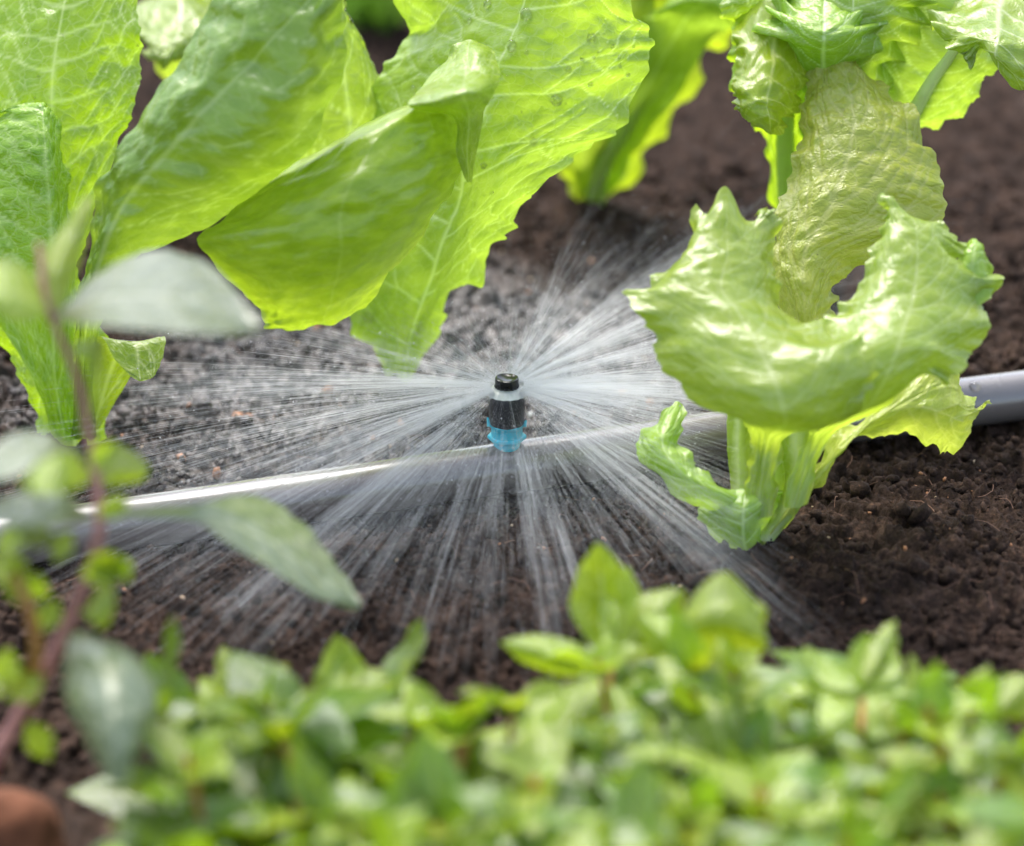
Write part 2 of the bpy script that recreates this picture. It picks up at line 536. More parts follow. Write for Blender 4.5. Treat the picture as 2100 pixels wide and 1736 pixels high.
xs = axis_vals(-0.225, 0.235, 0.0008, 60)
ya = np.arange(-0.20, 0.17, 0.0008)
yb = np.arange(0.17, 0.62, 0.0018)
y0 = axis_vals(-0.20, -0.19, 0.0008, 60); y0 = y0[y0 < -0.2004]
y1 = axis_vals(0.61, 0.6181, 0.0018, 60); y1 = y1[y1 > 0.6195]
ys = np.concatenate([y0, ya, yb, y1])
X, Y = np.meshgrid(xs, ys)
near = (np.abs(X) < 1.2) & (np.abs(Y) < 1.6)
Z = np.where(near, soil_h(X, Y), 0.0)
V = np.stack([X, Y, Z], -1).reshape(-1, 3)


def soil_material():
    m, n, l, out = new_mat('peaty soil')
    tc = n.new('ShaderNodeTexCoord')
    obj = tc.outputs['Object']
    a = nd(n, 'ShaderNodeTexNoise', Scale=120.0, Detail=7.0, Roughness=0.65); l.new(obj, a.inputs['Vector'])
    b = nd(n, 'ShaderNodeTexNoise', Scale=900.0, Detail=4.0, Roughness=0.7); l.new(obj, b.inputs['Vector'])
    big = nd(n, 'ShaderNodeTexNoise', Scale=14.0, Detail=3.0); l.new(obj, big.inputs['Vector'])
    c = ramp(n, l, a.outputs[0], [(0.3, (0.012, 0.007, 0.0045)), (0.5, (0.037, 0.0222, 0.0152)), (0.72, (0.092, 0.056, 0.039))])
    c2 = ramp(n, l, b.outputs[0], [(0.35, (0.45, 0.42, 0.40)), (0.6, (1.0, 1.0, 1.0)), (0.74, (2.8, 2.2, 1.8))])
    mm = n.new('ShaderNodeMix'); mm.data_type = 'RGBA'; mm.blend_type = 'MULTIPLY'; mm.inputs[0].default_value = 1
    l.new(c, mm.inputs[6]); l.new(c2, mm.inputs[7])
    # wet patch round the sprinkler and behind the pipe
    sp = n.new('ShaderNodeSeparateXYZ'); l.new(obj, sp.inputs[0])
    dx = math_(n, l, 'MULTIPLY', math_(n, l, 'SUBTRACT', sp.outputs[0], -0.03), 6.0)
    dy = math_(n, l, 'MULTIPLY', math_(n, l, 'SUBTRACT', sp.outputs[1], 0.08), 7.0)
    rr = math_(n, l, 'SQRT', math_(n, l, 'ADD', math_(n, l, 'MULTIPLY', dx, dx), math_(n, l, 'MULTIPLY', dy, dy)))
    rr = math_(n, l, 'ADD', rr, math_(n, l, 'MULTIPLY', math_(n, l, 'SUBTRACT', big.outputs[0], 0.5), 1.6))
    wet = ramp(n, l, rr, [(0.5, (1, 1, 1)), (1.0, (0, 0, 0))])
    rough = math_(n, l, 'SUBTRACT', 0.85, math_(n, l, 'MULTIPLY', wet, 0.62))
    pr = n.new('ShaderNodeBsdfPrincipled')
    wc = mixc(n, l, wet, mm.outputs[2], (0.02, 0.016, 0.013))
    l.new(math_(n, l, 'ADD', 0.14, math_(n, l, 'MULTIPLY', wet, 0.5)), pr.inputs['Specular IOR Level'])
    col = mixc(n, l, 0.35, mm.outputs[2], wc)
    l.new(col, pr.inputs['Base Color']); l.new(rough, pr.inputs['Roughness'])
    l.new(math_(n, l, 'MULTIPLY', wet, 0.22), pr.inputs['Coat Weight']); pr.inputs['Coat Roughness'].default_value = 0.12
    hh = math_(n, l, 'ADD', math_(n, l, 'MULTIPLY', a.outputs[0], 1.0), math_(n, l, 'MULTIPLY', b.outputs[0], 0.5))
    bp = nd(n, 'ShaderNodeBump', Strength=0.8, Distance=0.0016); l.new(hh, bp.inputs['Height'])
    l.new(bp.outputs[0], pr.inputs['Normal'])
    l.new(pr.outputs[0], out.inputs[0])
    return m


M['soil'] = soil_material()
g = link('ground', mesh_np('ground', V, grid_faces(len(ys), len(xs))), M['soil'])
tag(g, 'dark crumbly peat soil of the vegetable bed', 'soil', kind='structure')

# crumbs, chips and fibres lying on the soil
ico = bmesh.new(); bmesh.ops.create_icosphere(ico, subdivisions=1, radius=1.0)
IV = np.array([v.co[:] for v in ico.verts]); IF = np.array([[v.index for v in f.verts] for f in ico.faces]); ico.free()


def lumps(n, xr, yr, smin, smax, flat=0.7, power=2.0, clump=None, sink=0.3):
    x = rng.uniform(*xr, n); y = rng.uniform(*yr, n)
    if clump:
        keep = fbm(x * clump, y * clump, 77, 2) > rng.uniform(-0.5, 0.35, n)
        x, y = x[keep], y[keep]; n = len(x)
    s = smin + (smax - smin) * rng.random(n) ** power
    z = soil_h(x, y) + s * (0.5 - sink)
    q = rng.normal(size=(n, 3, 3)); q, _ = np.linalg.qr(q)
    j = 1 + rng.uniform(-0.32, 0.32, (n, len(IV), 1))
    sc = np.stack([np.ones(n), rng.uniform(0.55, 1, n), rng.uniform(0.4, 1, n) * flat + 0.2], 1)
    v = (IV[None] * j) * sc[:, None, :]
    v = np.einsum('nij,nkj->nki', q, v) * s[:, None, None] + np.stack([x, y, z], 1)[:, None, :]
    f = IF[None] + (np.arange(n) * len(IV))[:, None, None]
    return v.reshape(-1, 3), f.reshape(-1, 3)


M['crumb'] = M['soil']
v, f = lumps(34000, (-0.22, 0.24), (-0.20, 0.30), 0.0004, 0.0030, power=3.2, clump=25)
v3, f3 = lumps(2600, (-0.22, 0.24), (-0.20, 0.34), 0.0022, 0.0052, power=2.2, clump=18, sink=0.45)
v, f = np.concatenate([v, v3]), np.concatenate([f, f3 + len(v)])
o = link('soil_crumbs', mesh_np('soil_crumbs', v, f, smooth=True), M['soil'])
tag(o, 'loose dark soil crumbs lying over the bed', 'soil crumbs', kind='stuff')
M['chip'] = simple_mat('rusty bark bit', (0.30, 0.13, 0.055), 0.55, noise=0.5, nscale=500)
M['grit'] = simple_mat('tan grit', (0.42, 0.30, 0.18), 0.5, noise=0.45, nscale=700)
v, f = lumps(260, (-0.22, 0.24), (-0.19, 0.30), 0.0004, 0.0016, power=2.4, sink=0.3)
v2, f2 = lumps(26, (-0.16, 0.12), (0.0, 0.22), 0.0015, 0.0032, power=1, sink=0.1)
o = link('bark_chips', mesh_np('bark_chips', np.concatenate([v, v2]), np.concatenate([f, f2 + len(v)])), M['chip'])
tag(o, 'tiny rust orange bark bits strewn over the soil', 'bark chips', kind='stuff')
v, f = lumps(260, (-0.22, 0.24), (-0.19, 0.30), 0.0003, 0.0011, power=2, sink=0.0)
o = link('grit', mesh_np('grit', v, f), M['grit'])
tag(o, 'fine pale tan grit scattered on the soil', 'grit', kind='stuff')
paths, rad = [], []
for k in range(260):
    x, y = rng.uniform(-0.22, 0.24), rng.uniform(-0.19, 0.2)
    a = rng.uniform(0, 6.28); L = rng.uniform(0.004, 0.016); c = rng.uniform(-0.8, 0.8)
    t = np.linspace(0, 1, 9)
    px = x + L * t * np.cos(a + c * t); py = y + L * t * np.sin(a + c * t)
    pz = soil_h(px, py) + 0.0006 + 0.002 * np.sin(t * 3.14) * rng.random()
    pz = np.convolve(np.pad(pz, 2, mode='edge'), np.ones(5) / 5, 'valid') + 0.0006
    paths.append(np.stack([px, py, pz], 1)); rad.append(np.full(9, rng.uniform(0.00005, 0.00014)))
M['fibre'] = simple_mat('root fibre', (0.20, 0.10, 0.06), 0.6, noise=0.5, nscale=100)
v, f = tubes(paths, rad, 4)
o = link('root_fibres', mesh_np('root_fibres', v, f), M['fibre'])
tag(o, 'thin reddish brown root fibres lying on the soil', 'fibres', kind='stuff')

# ================================================================== PIPE
PR = 0.0093
pdir = np.array([1, 0.317, 0]); pdir /= np.linalg.norm(pdir)


def pipe_c(s):
    return np.array([0.0, -0.005, 0.0080]) + pdir * s + np.array([0.02, -0.06, 0]) * (s * s) * 0.4 + np.array([0, 0, 0.0012 * math.sin(s * 11)])


sv = np.linspace(-1.5, 1.5, 260)
pv = np.array([pipe_c(s) for s in sv])
vt, ft = tubes([pv], [np.full(len(sv), PR)], 48)


def pipe_material():
    m, n, l, out = new_mat('black polythene pipe')
    tc = n.new('ShaderNodeTexCoord')
    nz = nd(n, 'ShaderNodeTexNoise', Scale=60.0, Detail=5.0); l.new(tc.outputs['Object'], nz.inputs['Vector'])
    sp = nd(n, 'ShaderNodeTexNoise', Scale=1500.0, Detail=2.0); l.new(tc.outputs['Object'], sp.inputs['Vector'])
    c = mixc(n, l, nz.outputs[0], (0.10, 0.086, 0.08), (0.17, 0.145, 0.132))
    dots = ramp(n, l, sp.outputs[0], [(0.68, (0, 0, 0)), (0.74, (1, 1, 1))])
    c = mixc(n, l, math_(n, l, 'MULTIPLY', dots, 0.5), c, (0.12, 0.09, 0.07))
    pr = n.new('ShaderNodeBsdfPrincipled')
    l.new(c, pr.inputs['Base Color'])
    r = ramp(n, l, nz.outputs[0], [(0.3, (0.17,) * 3), (0.7, (0.32,) * 3)])
    l.new(r, pr.inputs['Roughness'])
    pr.inputs['IOR'].default_value = 1.5; pr.inputs['Specular IOR Level'].default_value = 0.7
    pr.inputs['Coat Weight'].default_value = 0.8; pr.inputs['Coat Roughness'].default_value = 0.2
    bp = nd(n, 'ShaderNodeBump', Strength=0.15, Distance=0.0004); l.new(sp.outputs[0], bp.inputs['Height'])
    l.new(bp.outputs[0], pr.inputs['Normal'])
    l.new(pr.outputs[0], out.inputs[0])
    return m


pipe = link('irrigation_pipe', mesh_np('irrigation_pipe', vt, ft), pipe_material())
tag(pipe, 'wet glossy black irrigation pipe lying across the soil under the sprinkler', 'pipe')


# ================================================================== SPRINKLER
def lathe(prof, seg=48, facets=None, rot=0.0, groove=None):
    """prof list of (r,z); returns mesh arrays. facets: polygonal cross-section count"""
    ang = np.linspace(0, 2 * np.pi, seg, endpoint=False)
    V = []
    for r, z in prof:
        rr = np.full(seg, r)
        if facets:
            a = (ang + rot) % (2 * np.pi / facets) - np.pi / facets
            rr = r * np.cos(np.pi / facets) / np.cos(a) * 1.0
            rr = r * 0.25 + rr * 0.75 if True else rr
        if groove:
            rr = rr * (1 + groove[1] * np.cos(ang * groove[0]))
        V.append(np.stack([rr * np.cos(ang), rr * np.sin(ang), np.full(seg, z)], 1))
    V = np.concatenate(V)
    n = len(prof)
    i = np.arange(n - 1)[:, None] * seg; j = np.arange(seg)[None, :]; j2 = (j + 1) % seg
    F = np.stack([i + j, i + j2, i + seg + j2, i + seg + j], -1).reshape(-1, 4)
    return V, F


def sharp(o, ang=35):
    m = o.modifiers.new('edge', 'EDGE_SPLIT'); m.split_angle = R(ang)


SZ = 0.0164
SY = -0.005
VZ = 1.1
mm = 0.001
spr = empty('sprinkler', (-0.0008, SY, SZ), 'black micro sprinkler on a cyan plastic base standing on the black pipe', 'sprinkler')
sx = -0.0008


def spart(name, prof, mat, parent=spr, **kw):
    v, f = lathe([(r * mm, SZ + z * mm * VZ) for r, z in prof], **kw)
    v[:, 0] += sx
    v[:, 1] += SY
    o = link(name, mesh_np(name, v, f), M[mat], parent)
    sharp(o)
    return o


base = spart('connector', [(0.1, -3), (4.6, -3), (4.6, -0.2), (4.7, 0.0), (4.7, 1.0), (4.4, 1.4), (4.4, 2.3), (5.2, 2.6), (5.5, 2.9), (5.5, 7.6), (0.1, 7.6)], 'blue')
spart('flange', [(4.5, 2.4), (6.6, 2.7), (6.9, 3.2), (6.7, 3.9), (5.4, 4.1), (4.5, 3.2)], 'blue', base, facets=6, rot=R(0))
spart('flange', [(4.5, 6.6), (6.2, 6.9), (6.5, 7.4), (6.6, 8.3), (6.1, 8.4), (5.9, 7.7), (4.5, 7.7)], 'blue', base, facets=6, rot=R(0))
# two upstanding ears on the upper flange
for s in (-1, 1):
    t = np.linspace(0, 1, 8)
    pts = np.stack([sx + s * (6.2 + 0.5 * t) * mm, SY - 0.0016 + 0 * t + 0.0012 * t, SZ + (7.6 + (2.6 if s < 0 else 1.6) * t) * mm * VZ], 1)
    v, f = tubes([pts], [np.linspace(0.7, 0.35, 8) * mm], 10)
    link('lug', mesh_np('lug', v, f), M['blue'], base)
spart('body', [(0.1, 7.9), (5.6, 7.9), (6.0, 8.3), (6.2, 10), (6.3, 15.5), (6.0, 18.6), (5.4, 19.3), (0.1, 19.5)], 'body')
spart('deflector', [(4.2, 20.9), (4.5, 20.9), (6.2, 20.0), (7.5, 19.1), (7.45, 18.8), (6.1, 19.6), (4.2, 20.3)], 'skirt', groove=(18, 0.02), seg=144)
cap = spart('cap', [(0.1, 19.4), (3.6, 19.4), (3.9, 20.2), (4.1, 20.6), (4.15, 23.4), (4.0, 23.85), (3.6, 24.0), (3.2, 23.8), (2.4, 23.45), (1.2, 23.3), (0.02, 23.25)], 'cap')
# notches under the cap rim
for k in range(18):
    a = k / 18 * 2 * math.pi
    c = np.array([sx + 4.16 * mm * math.cos(a), SY + 4.16 * mm * math.sin(a)])
    pts = np.array([[c[0], c[1], SZ + 20.5 * mm * VZ], [c[0], c[1], SZ + 21.0 * mm * VZ], [c[0], c[1], SZ + 21.6 * mm * VZ]])
    if k == 0: NP, NR = [], []
    NP.append(pts); NR.append(np.array([0.28, 0.28, 0.05]) * mm)
v, f = tubes(NP, NR, 6)
link('nozzle_slots', mesh_np('nozzle_slots', v, f), M['body'], cap)
ZN = SZ + 20.8 * mm * VZ

# ================================================================== WATER SPRAY
def spray_material():
    m, n, l, out = new_mat('spray water')
    df = n.new('ShaderNodeBsdfDiffuse'); df.inputs[0].default_value = (0.92, 0.93, 0.93, 1)
    tr = n.new('ShaderNodeBsdfTranslucent'); tr.inputs[0].default_value = (0.92, 0.93, 0.93, 1)
    gl = n.new('ShaderNodeBsdfGlossy'); gl.inputs['Roughness'].default_value = 0.15
    a = n.new('ShaderNodeMixShader'); a.inputs[0].default_value = 0.5
    l.new(df.outputs[0], a.inputs[1]); l.new(tr.outputs[0], a.inputs[2])
    b = n.new('ShaderNodeMixShader'); b.inputs[0].default_value = 0.1
    l.new(a.outputs[0], b.inputs[1]); l.new(gl.outputs[0], b.inputs[2])
    tp = n.new('ShaderNodeBsdfTransparent')
    c = n.new('ShaderNodeMixShader'); c.inputs[0].default_value = 0.38
    l.new(tp.outputs[0], c.inputs[1]); l.new(b.outputs[0], c.inputs[2])
    l.new(c.outputs[0], out.inputs[0])
    return m


jets = []
az = 0.0
jr = random.Random(4)
while az < 360:
    jets.append((az + jr.uniform(-1.5, 1.5), jr.choice([0.5, 0.7, 0.9, 1.1] if 195 < az < 335 else [0.3, 0.4, 0.6, 0.9, 1.3]), jr.uniform(-2.5, 4.5), jr.uniform(0.85, 1.2)))
    az += jr.choice([4.5, 6, 7, 8, 10])


AZT = [(0, 0.8, 0.055), (20, 1.1, 0.09), (35, 1.3, 0.15), (50, 1.35, 0.21), (68, 1.0, 0.19), (85, 0.6, 0.11), (100, 0.5, 0.085), (120, 0.4, 0.08), (145, 0.45, 0.10), (165, 0.8, 0.135),
       (185, 0.9, 0.15), (205, 0.9, 0.155), (230, 1.0, 0.15), (255, 1.0, 0.135), (285, 1.0, 0.13), (305, 0.9, 0.12), (325, 0.8, 0.075), (345, 0.8, 0.055), (360, 0.8, 0.055)]


def azw(a):
    """strength and reach of the spray by compass direction (0 = +X, 90 = away from the viewer)"""
    a = a % 360
    return float(np.interp(a, [t[0] for t in AZT], [t[1] for t in AZT])), float(np.interp(a, [t[0] for t in AZT], [t[2] for t in AZT]))


def filament(a, el, reach, s0, s1, r0, n=7):
    t = np.linspace(s0, s1, n)
    r = 0.0048 + t * reach
    z = ZN + (r - 0.005) * math.tan(el) - 0.45 * (r - 0.005) ** 2
    ok = z > 0.003
    if ok.sum() < 3: return None
    p = np.stack([sx + r * math.cos(a), SY + r * math.sin(a), z], 1)[ok]
    m = len(p)
    rad = r0 * np.sin(np.linspace(0.12, math.pi - 0.12, m)) ** 0.6 * np.interp((np.hypot(p[:, 0], p[:, 1] - SY) - 0.006) / reach, [0, 0.3, 0.6, 1.0, 1.3], [0.5, 1.05, 1.0, 0.65, 0.4])
    return p, rad


fp, fr = [], []
for (a, wgt, el, rc) in jets:
    s, reach = azw(a)
    sub = [(rng.normal() * 1.3, rng.normal() * 2.0, rng.uniform(0.3, 1.6)) for _ in range(3)]
    for k in range(int(640 * wgt * s)):
        da, de, sw = sub[rng.integers(3)]
        if rng.random() > sw: continue
        aa = R(a + da + rng.normal() * 0.8)
        ee = R(el - 7 + (9 if 30 < a < 80 else 0) + de + rng.normal() * 1.8)
        s0 = rng.random() ** 1.7 * 0.95
        if 252 < a < 288 and s0 * reach * rc < 0.036 and rng.random() < 0.8: continue
        if 222 < a < 318 and s0 * reach * rc < 0.020 and rng.random() < 0.88: continue
        s1 = min(1.12, s0 + rng.uniform(0.05, 0.3))
        q = filament(aa, ee, reach * rc * rng.uniform(0.8, 1.2), s0, s1, rng.uniform(0.000014, 0.000034) * (0.7 + 0.6 * s0))
        if q: fp.append(q[0]); fr.append(q[1])
for k in range(7500):
    a = rng.uniform(0, 360)
    s, reach = azw(a)
    if rng.random() > s: continue
    s0 = rng.random() ** 1.4 * 0.98
    if 222 < a < 318 and s0 * reach < 0.024 and rng.random() < 0.85: continue
    if 252 < a < 288 and s0 * reach < 0.036 and rng.random() < 0.8: continue
    q = filament(R(a), R(-4 + rng.normal() * 6), reach * rng.uniform(0.8, 1.25), s0, min(1.15, s0 + rng.uniform(0.03, 0.2)), rng.uniform(0.00002, 0.00005))
    if q: fp.append(q[0]); fr.append(q[1])
v, f = tubes(fp, fr, 3)
M['spray'] = spray_material()
o = link('water_spray', mesh_np('water_spray', v, f), M['spray'])
tag(o, 'fine white water jets fanning out from the sprinkler head', 'water spray', kind='stuff')

# mist of tiny drops hanging round the jets
NM = 560000
aa = rng.uniform(0, 360, NM)
st = np.interp(aa, [t[0] for t in AZT], [t[1] for t in AZT]); rc_ = np.interp(aa, [t[0] for t in AZT], [t[2] for t in AZT])
keep = rng.random(NM) < st / 1.35 * np.interp(aa, [0, 20, 70, 100, 150, 200, 330, 360], [1.1, 1.3, 1.2, 0.6, 0.5, 0.75, 0.8, 1.1])
aa, rc_ = aa[keep], rc_[keep]; NM = len(aa)
r_ = 0.006 + rc_ * rng.random(NM) ** 1.8
clear = ((aa > 225) & (aa < 315) & (r_ < 0.022)) | ((aa > 250) & (aa < 290) & (r_ < 0.036) & (rng.random(NM) < 0.8))
aa, rc_, r_ = aa[~clear], rc_[~clear], r_[~clear]; NM = len(aa)
el_ = np.tan(np.radians(-4 + rng.normal(size=NM) * 8))
kk = 0.45
z_ = np.maximum(0.004 + 0.006 * rng.random(NM), ZN + r_ * el_ - kk * r_ ** 2)
c_ = np.stack([sx + r_ * np.cos(np.radians(aa)), SY + r_ * np.sin(np.radians(aa)), z_], 1)
OV = np.array([[1, 1, 1], [1, -1, -1], [-1, 1, -1], [-1, -1, 1.0]]) * 0.9
OF = np.array([[0, 1, 2], [0, 3, 1], [0, 2, 3], [1, 3, 2]])
rr_ = 0.00003 + 0.00005 * rng.random(NM) + 0.0002 * (rng.random(NM) < 0.004)
mv = c_[:, None, :] + OV[None] * rr_[:, None, None]
mf = OF[None] + (np.arange(NM) * 4)[:, None, None]
o = link('water_mist', mesh_np('water_mist', mv.reshape(-1, 3), mf.reshape(-1, 3)), M['spray'])
tag(o, 'hazy mist of tiny drops hanging around the sprinkler jets', 'water mist', kind='stuff')

# ================================================================== LETTUCES
exec_leaves = True
# --- left plant
pa = empty('lettuce_plant', P(150, 905, depth_at_z(905, 0)), 'bright green lettuce with tall upright leaves and one smooth cupped leaf leaning right', 'lettuce')
A1 = leaf(pa, [
    row((103.8, 103.4, 103.2, 103.4, 103.8), (92, 905), (120, 912), (155, 916), (190, 912), (218, 900)),
    row((103.4, 103, 102.6, 103, 103.4), (60, 795), (100, 800), (142, 800), (178, 800), (207, 790)),
    row((103, 102.6, 102.3, 102.6, 103), (-5, 700), (70, 695), (130, 690), (180, 690), (205, 685)),
    row((102.6, 102.2, 102, 102.2, 102.5), (-45, 570), (50, 565), (122, 560), (140, 560), (151, 560)),
    row((102.5, 102, 101.6, 101.9, 102.3), (-60, 440), (45, 440), (116, 440), (158, 440), (186, 445)),
    row((102.5, 101.8, 101.4, 101.8, 102.2), (-85, 330), (30, 320), (113, 310), (180, 305), (236, 300)),
    row((102.5, 101.6, 101.2, 101.7, 102), (-90, 200), (10, 200), (106, 190), (200, 195), (278, 200)),
    row((102.5, 101.6, 101.2, 101.7, 102), (-80, 80), (30, 80), (118, 80), (210, 75), (289, 85)),
    row((102.6, 101.8, 101.5, 101.8, 102), (-40, -40), (60, -40), (138, -25), (215, -40), (264, -40)),
    row(102, (80, -130), (120, -135), (150, -140), (190, -135), (210, -130))],
    'romaine', nu=80, nv=190, ruffle=2.2, rf=7, jag=0.18, jn=40, quilt=0.8, veins=12, rise=0.05, wmid=2.4, wside=0.9, seed=1, vstr=0.9)
leaf(pa, [
    row(103.2, (112, 900), (122, 902), (134, 904), (146, 902), (156, 899)),
    row(102, (60, 760), (85, 762), (112, 764), (132, 762), (150, 760)),
    row((101.6, 100.9, 100.6, 100.7, 101), (-70, 560), (20, 560), (110, 560), (132, 560), (146, 560)),
    row((101.6, 100.6, 100.1, 100.5, 101), (-90, 420), (10, 425), (102, 430), (124, 425), (136, 415)),
    row((101.6, 100.5, 99.8, 100.3, 100.8), (-80, 310), (10, 305), (93, 310), (116, 320), (130, 330)),
    row((101.6, 100.7, 100.2, 100.4, 100.8), (-60, 255), (20, 238), (86, 225), (100, 235), (112, 250)),
    row(100.8, (-10, 228), (20, 222), (80, 214), (90, 217), (95, 224))],
    'romaine', nu=60, nv=110, ruffle=1.5, rf=4, jag=0.06, jn=20, quilt=0.7, veins=8, rise=0.2, wmid=2.0, wside=0.8, seed=2, vstr=0.6)
leaf(pa, [
    row(103, (150, 890), (160, 895), (172, 898), (184, 895), (195, 890)),
    row(100, (155, 740), (163, 740), (172, 740), (183, 740), (195, 740)),
    row((97.3, 97, 96.8, 97, 97.3), (164, 610), (172, 614), (184, 617), (205, 612), (235, 600)),
    row((96, 95.6, 95.2, 95.3, 96), (181, 510), (194, 516), (212, 520), (260, 520), (330, 497)),
    row((95, 94.4, 94, 94, 95), (202, 405), (224, 415), (252, 422), (345, 435), (440, 450)),
    row((94.2, 93.4, 93, 92.8, 94.3), (243, 322), (274, 332), (316, 342), (430, 372), (538, 392)),
    row((93.6, 92.5, 92.2, 91.8, 93.8), (310, 210), (352, 232), (402, 247), (515, 297), (618, 318)),
    row((93.2, 91.8, 91.6, 91.2, 93.6), (374, 110), (430, 138), (482, 162), (582, 218), (676, 212)),
    row((92.8, 91.4, 91.2, 91.2, 93.2), (430, 18), (500, 48), (562, 78), (642, 120), (705, 90)),
    row((92.3, 91.2, 91, 91, 92.3), (520, -80), (572, -40), (632, -2), (672, 10), (700, -20)),
    row(91.5, (660, -112), (680, -102), (700, -92), (710, -92), (715, -97))],
    'cupped', nu=70, nv=130, ruffle=0.6, rf=3, quilt=0.7, veins=7, rise=0.08, wmid=2.6, wside=0.7, seed=3, lump=2.2, vstr=0.7)
leaf(pa, [
    row(102.4, (170, 880), (180, 882), (190, 884), (196, 882), (204, 878)),
    row(101.4, (180, 740), (205, 745), (232, 748), (262, 742), (290, 735)),
    row(100.4, (205, 690), (240, 696), (275, 700), (310, 696), (338, 690)),
    row(100, (235, 735), (262, 752), (285, 760), (306, 764), (322, 760)),
    row(99.9, (268, 772), (278, 778), (288, 782), (298, 780), (306, 777))],
    'romaine', nu=30, nv=50, veins=4, jag=0.05, seed=4)
# --- middle plant
OC = -1.2
pc = empty('lettuce_plant', P(830, 782, depth_at_z(782, 0)), 'lettuce behind the spray with a broad drop covered leaf and a drooping folded leaf', 'lettuce')
Dl = leaf(pc, [
    row((110.4, 110.2, 110, 110.2, 110.4), (812, 772), (820, 780), (830, 790), (838, 785), (845, 780)),
    row((109.5, 109, 108.5, 108.5, 109), (778, 725), (808, 722), (838, 714), (850, 704), (862, 700)),
    row((108.5, 107.6, 107, 107, 107.5), (726, 650), (790, 644), (858, 640), (882, 632), (902, 620)),
    row((107.5, 106.5, 105.5, 105.5, 106), (700, 600), (790, 580), (882, 578), (925, 575), (965, 570)),
    row((107, 105.5, 104, 104, 104.5), (710, 520), (810, 500), (908, 500), (955, 497), (1005, 500)),
    row((106.5, 105, 103, 103, 103.5), (730, 440), (830, 430), (933, 430), (990, 430), (1052, 440)),
    row((106, 104.5, 102, 101.8, 102), (740, 360), (840, 350), (953, 350), (1030, 362), (1112, 362)),
    row((106, 104, 101.5, 101, 101.2), (750, 280), (860, 270), (978, 260), (1100, 290), (1210, 300)),
    row((106, 103.5, 101, 100.4, 100.7), (775, 195), (880, 180), (1008, 180), (1150, 215), (1283, 240)),
    row((105.5, 103, 100.6, 99.9, 100.7), (792, 140), (900, 110), (1036, 110), (1180, 140), (1322, 130)),
    row((105, 102.5, 100.2, 99.5, 100.2), (848, 70), (940, 40), (1062, 40), (1200, 60), (1325, 62)),
    row((104, 102, 99.8, 99, 99.5), (818, -10), (940, -40), (1088, -40), (1200, -20), (1292, 12)),
    row((103, 101, 99.5, 98.8, 99), (880, -110), (980, -120), (1100, -120), (1190, -110), (1260, -90))],
    'batavia', off=OC, nu=140, nv=240, ruffle=2.4, rf=6, jag=0.34, jn=18, quilt=0.55, veins=9, rise=0.13, wmid=2.2, wside=0.75, seed=5, lump=2.0, frill=1.2, ff=20)
El = leaf(pc, [
    row(111, (800, 776), (806, 779), (812, 781), (818, 779), (824, 775)),
    row((109, 108.7, 108.5, 108.7, 109), (700, 560), (740, 560), (770, 555), (790, 550), (812, 545)),
    row((107.5, 107, 106.6, 106.8, 107.3), (600, 370), (670, 370), (730, 365), (780, 360), (818, 350)),
    row((106.5, 106, 105.6, 105.8, 106.3), (560, 230), (640, 230), (715, 225), (760, 220), (792, 216)),
    row((105.8, 105.3, 105, 105.2, 105.5), (590, 90), (640, 90), (698, 90), (730, 95), (748, 100)),
    row(104.8, (640, 10), (665, 10), (690, 10), (705, 15), (712, 20)),
    row(104.5, (660, -40), (675, -40), (690, -42), (695, -40), (700, -38))],
    'batavia', off=OC, nu=50, nv=90, ruffle=1.0, jag=0.08, jn=30, quilt=0.5, veins=7, seed=6)
leaf(pc, [
    row(110.5, (815, 770), (820, 772), (825, 774), (830, 772), (835, 770)),
    row(107.5, (835, 560), (845, 560), (855, 560), (865, 560), (875, 560)),
    row(104.5, (870, 360), (882, 360), (895, 360), (908, 360), (920, 360)),
    row((99, 98, 97.5, 97.8, 99), (800, 240), (850, 222), (895, 206), (925, 205), (952, 215)),
    row((95.0, 94.1, 93.8, 94.9, 97.2), (612, 336), (700, 290), (800, 246), (880, 228), (957, 240)),
    row((94.9, 93.6, 92.6, 94.3, 97.2), (480, 430), (600, 390), (740, 340), (870, 320), (956, 300)),
    row((95.2, 93.4, 92.2, 93.8, 97.2), (402, 482), (520, 470), (700, 430), (850, 402), (944, 360)),
    row((95.4, 93.5, 92.6, 94.0, 97.4), (432, 535), (540, 540), (700, 512), (820, 482), (896, 432)),
    row((95.5, 94.0, 93.6, 94.8, 97.3), (505, 600), (580, 600), (690, 585), (782, 552), (850, 512)),
    row((95.8, 94.9, 94.5, 95.2, 97.2), (538, 652), (590, 648), (670, 636), (735, 612), (790, 572)),
    row((96.0, 95.6, 95.5, 96.0, 97.0), (540, 676), (600, 680), (650, 673), (700, 657), (750, 632))],
    'batavia_deep', off=-0.4, nu=90, nv=120, ruffle=0.9, rf=2.5, jag=0.0, jn=16, quilt=0.25, veins=3, rise=0.15, seed=7, lump=1.5, vstr=0.3)
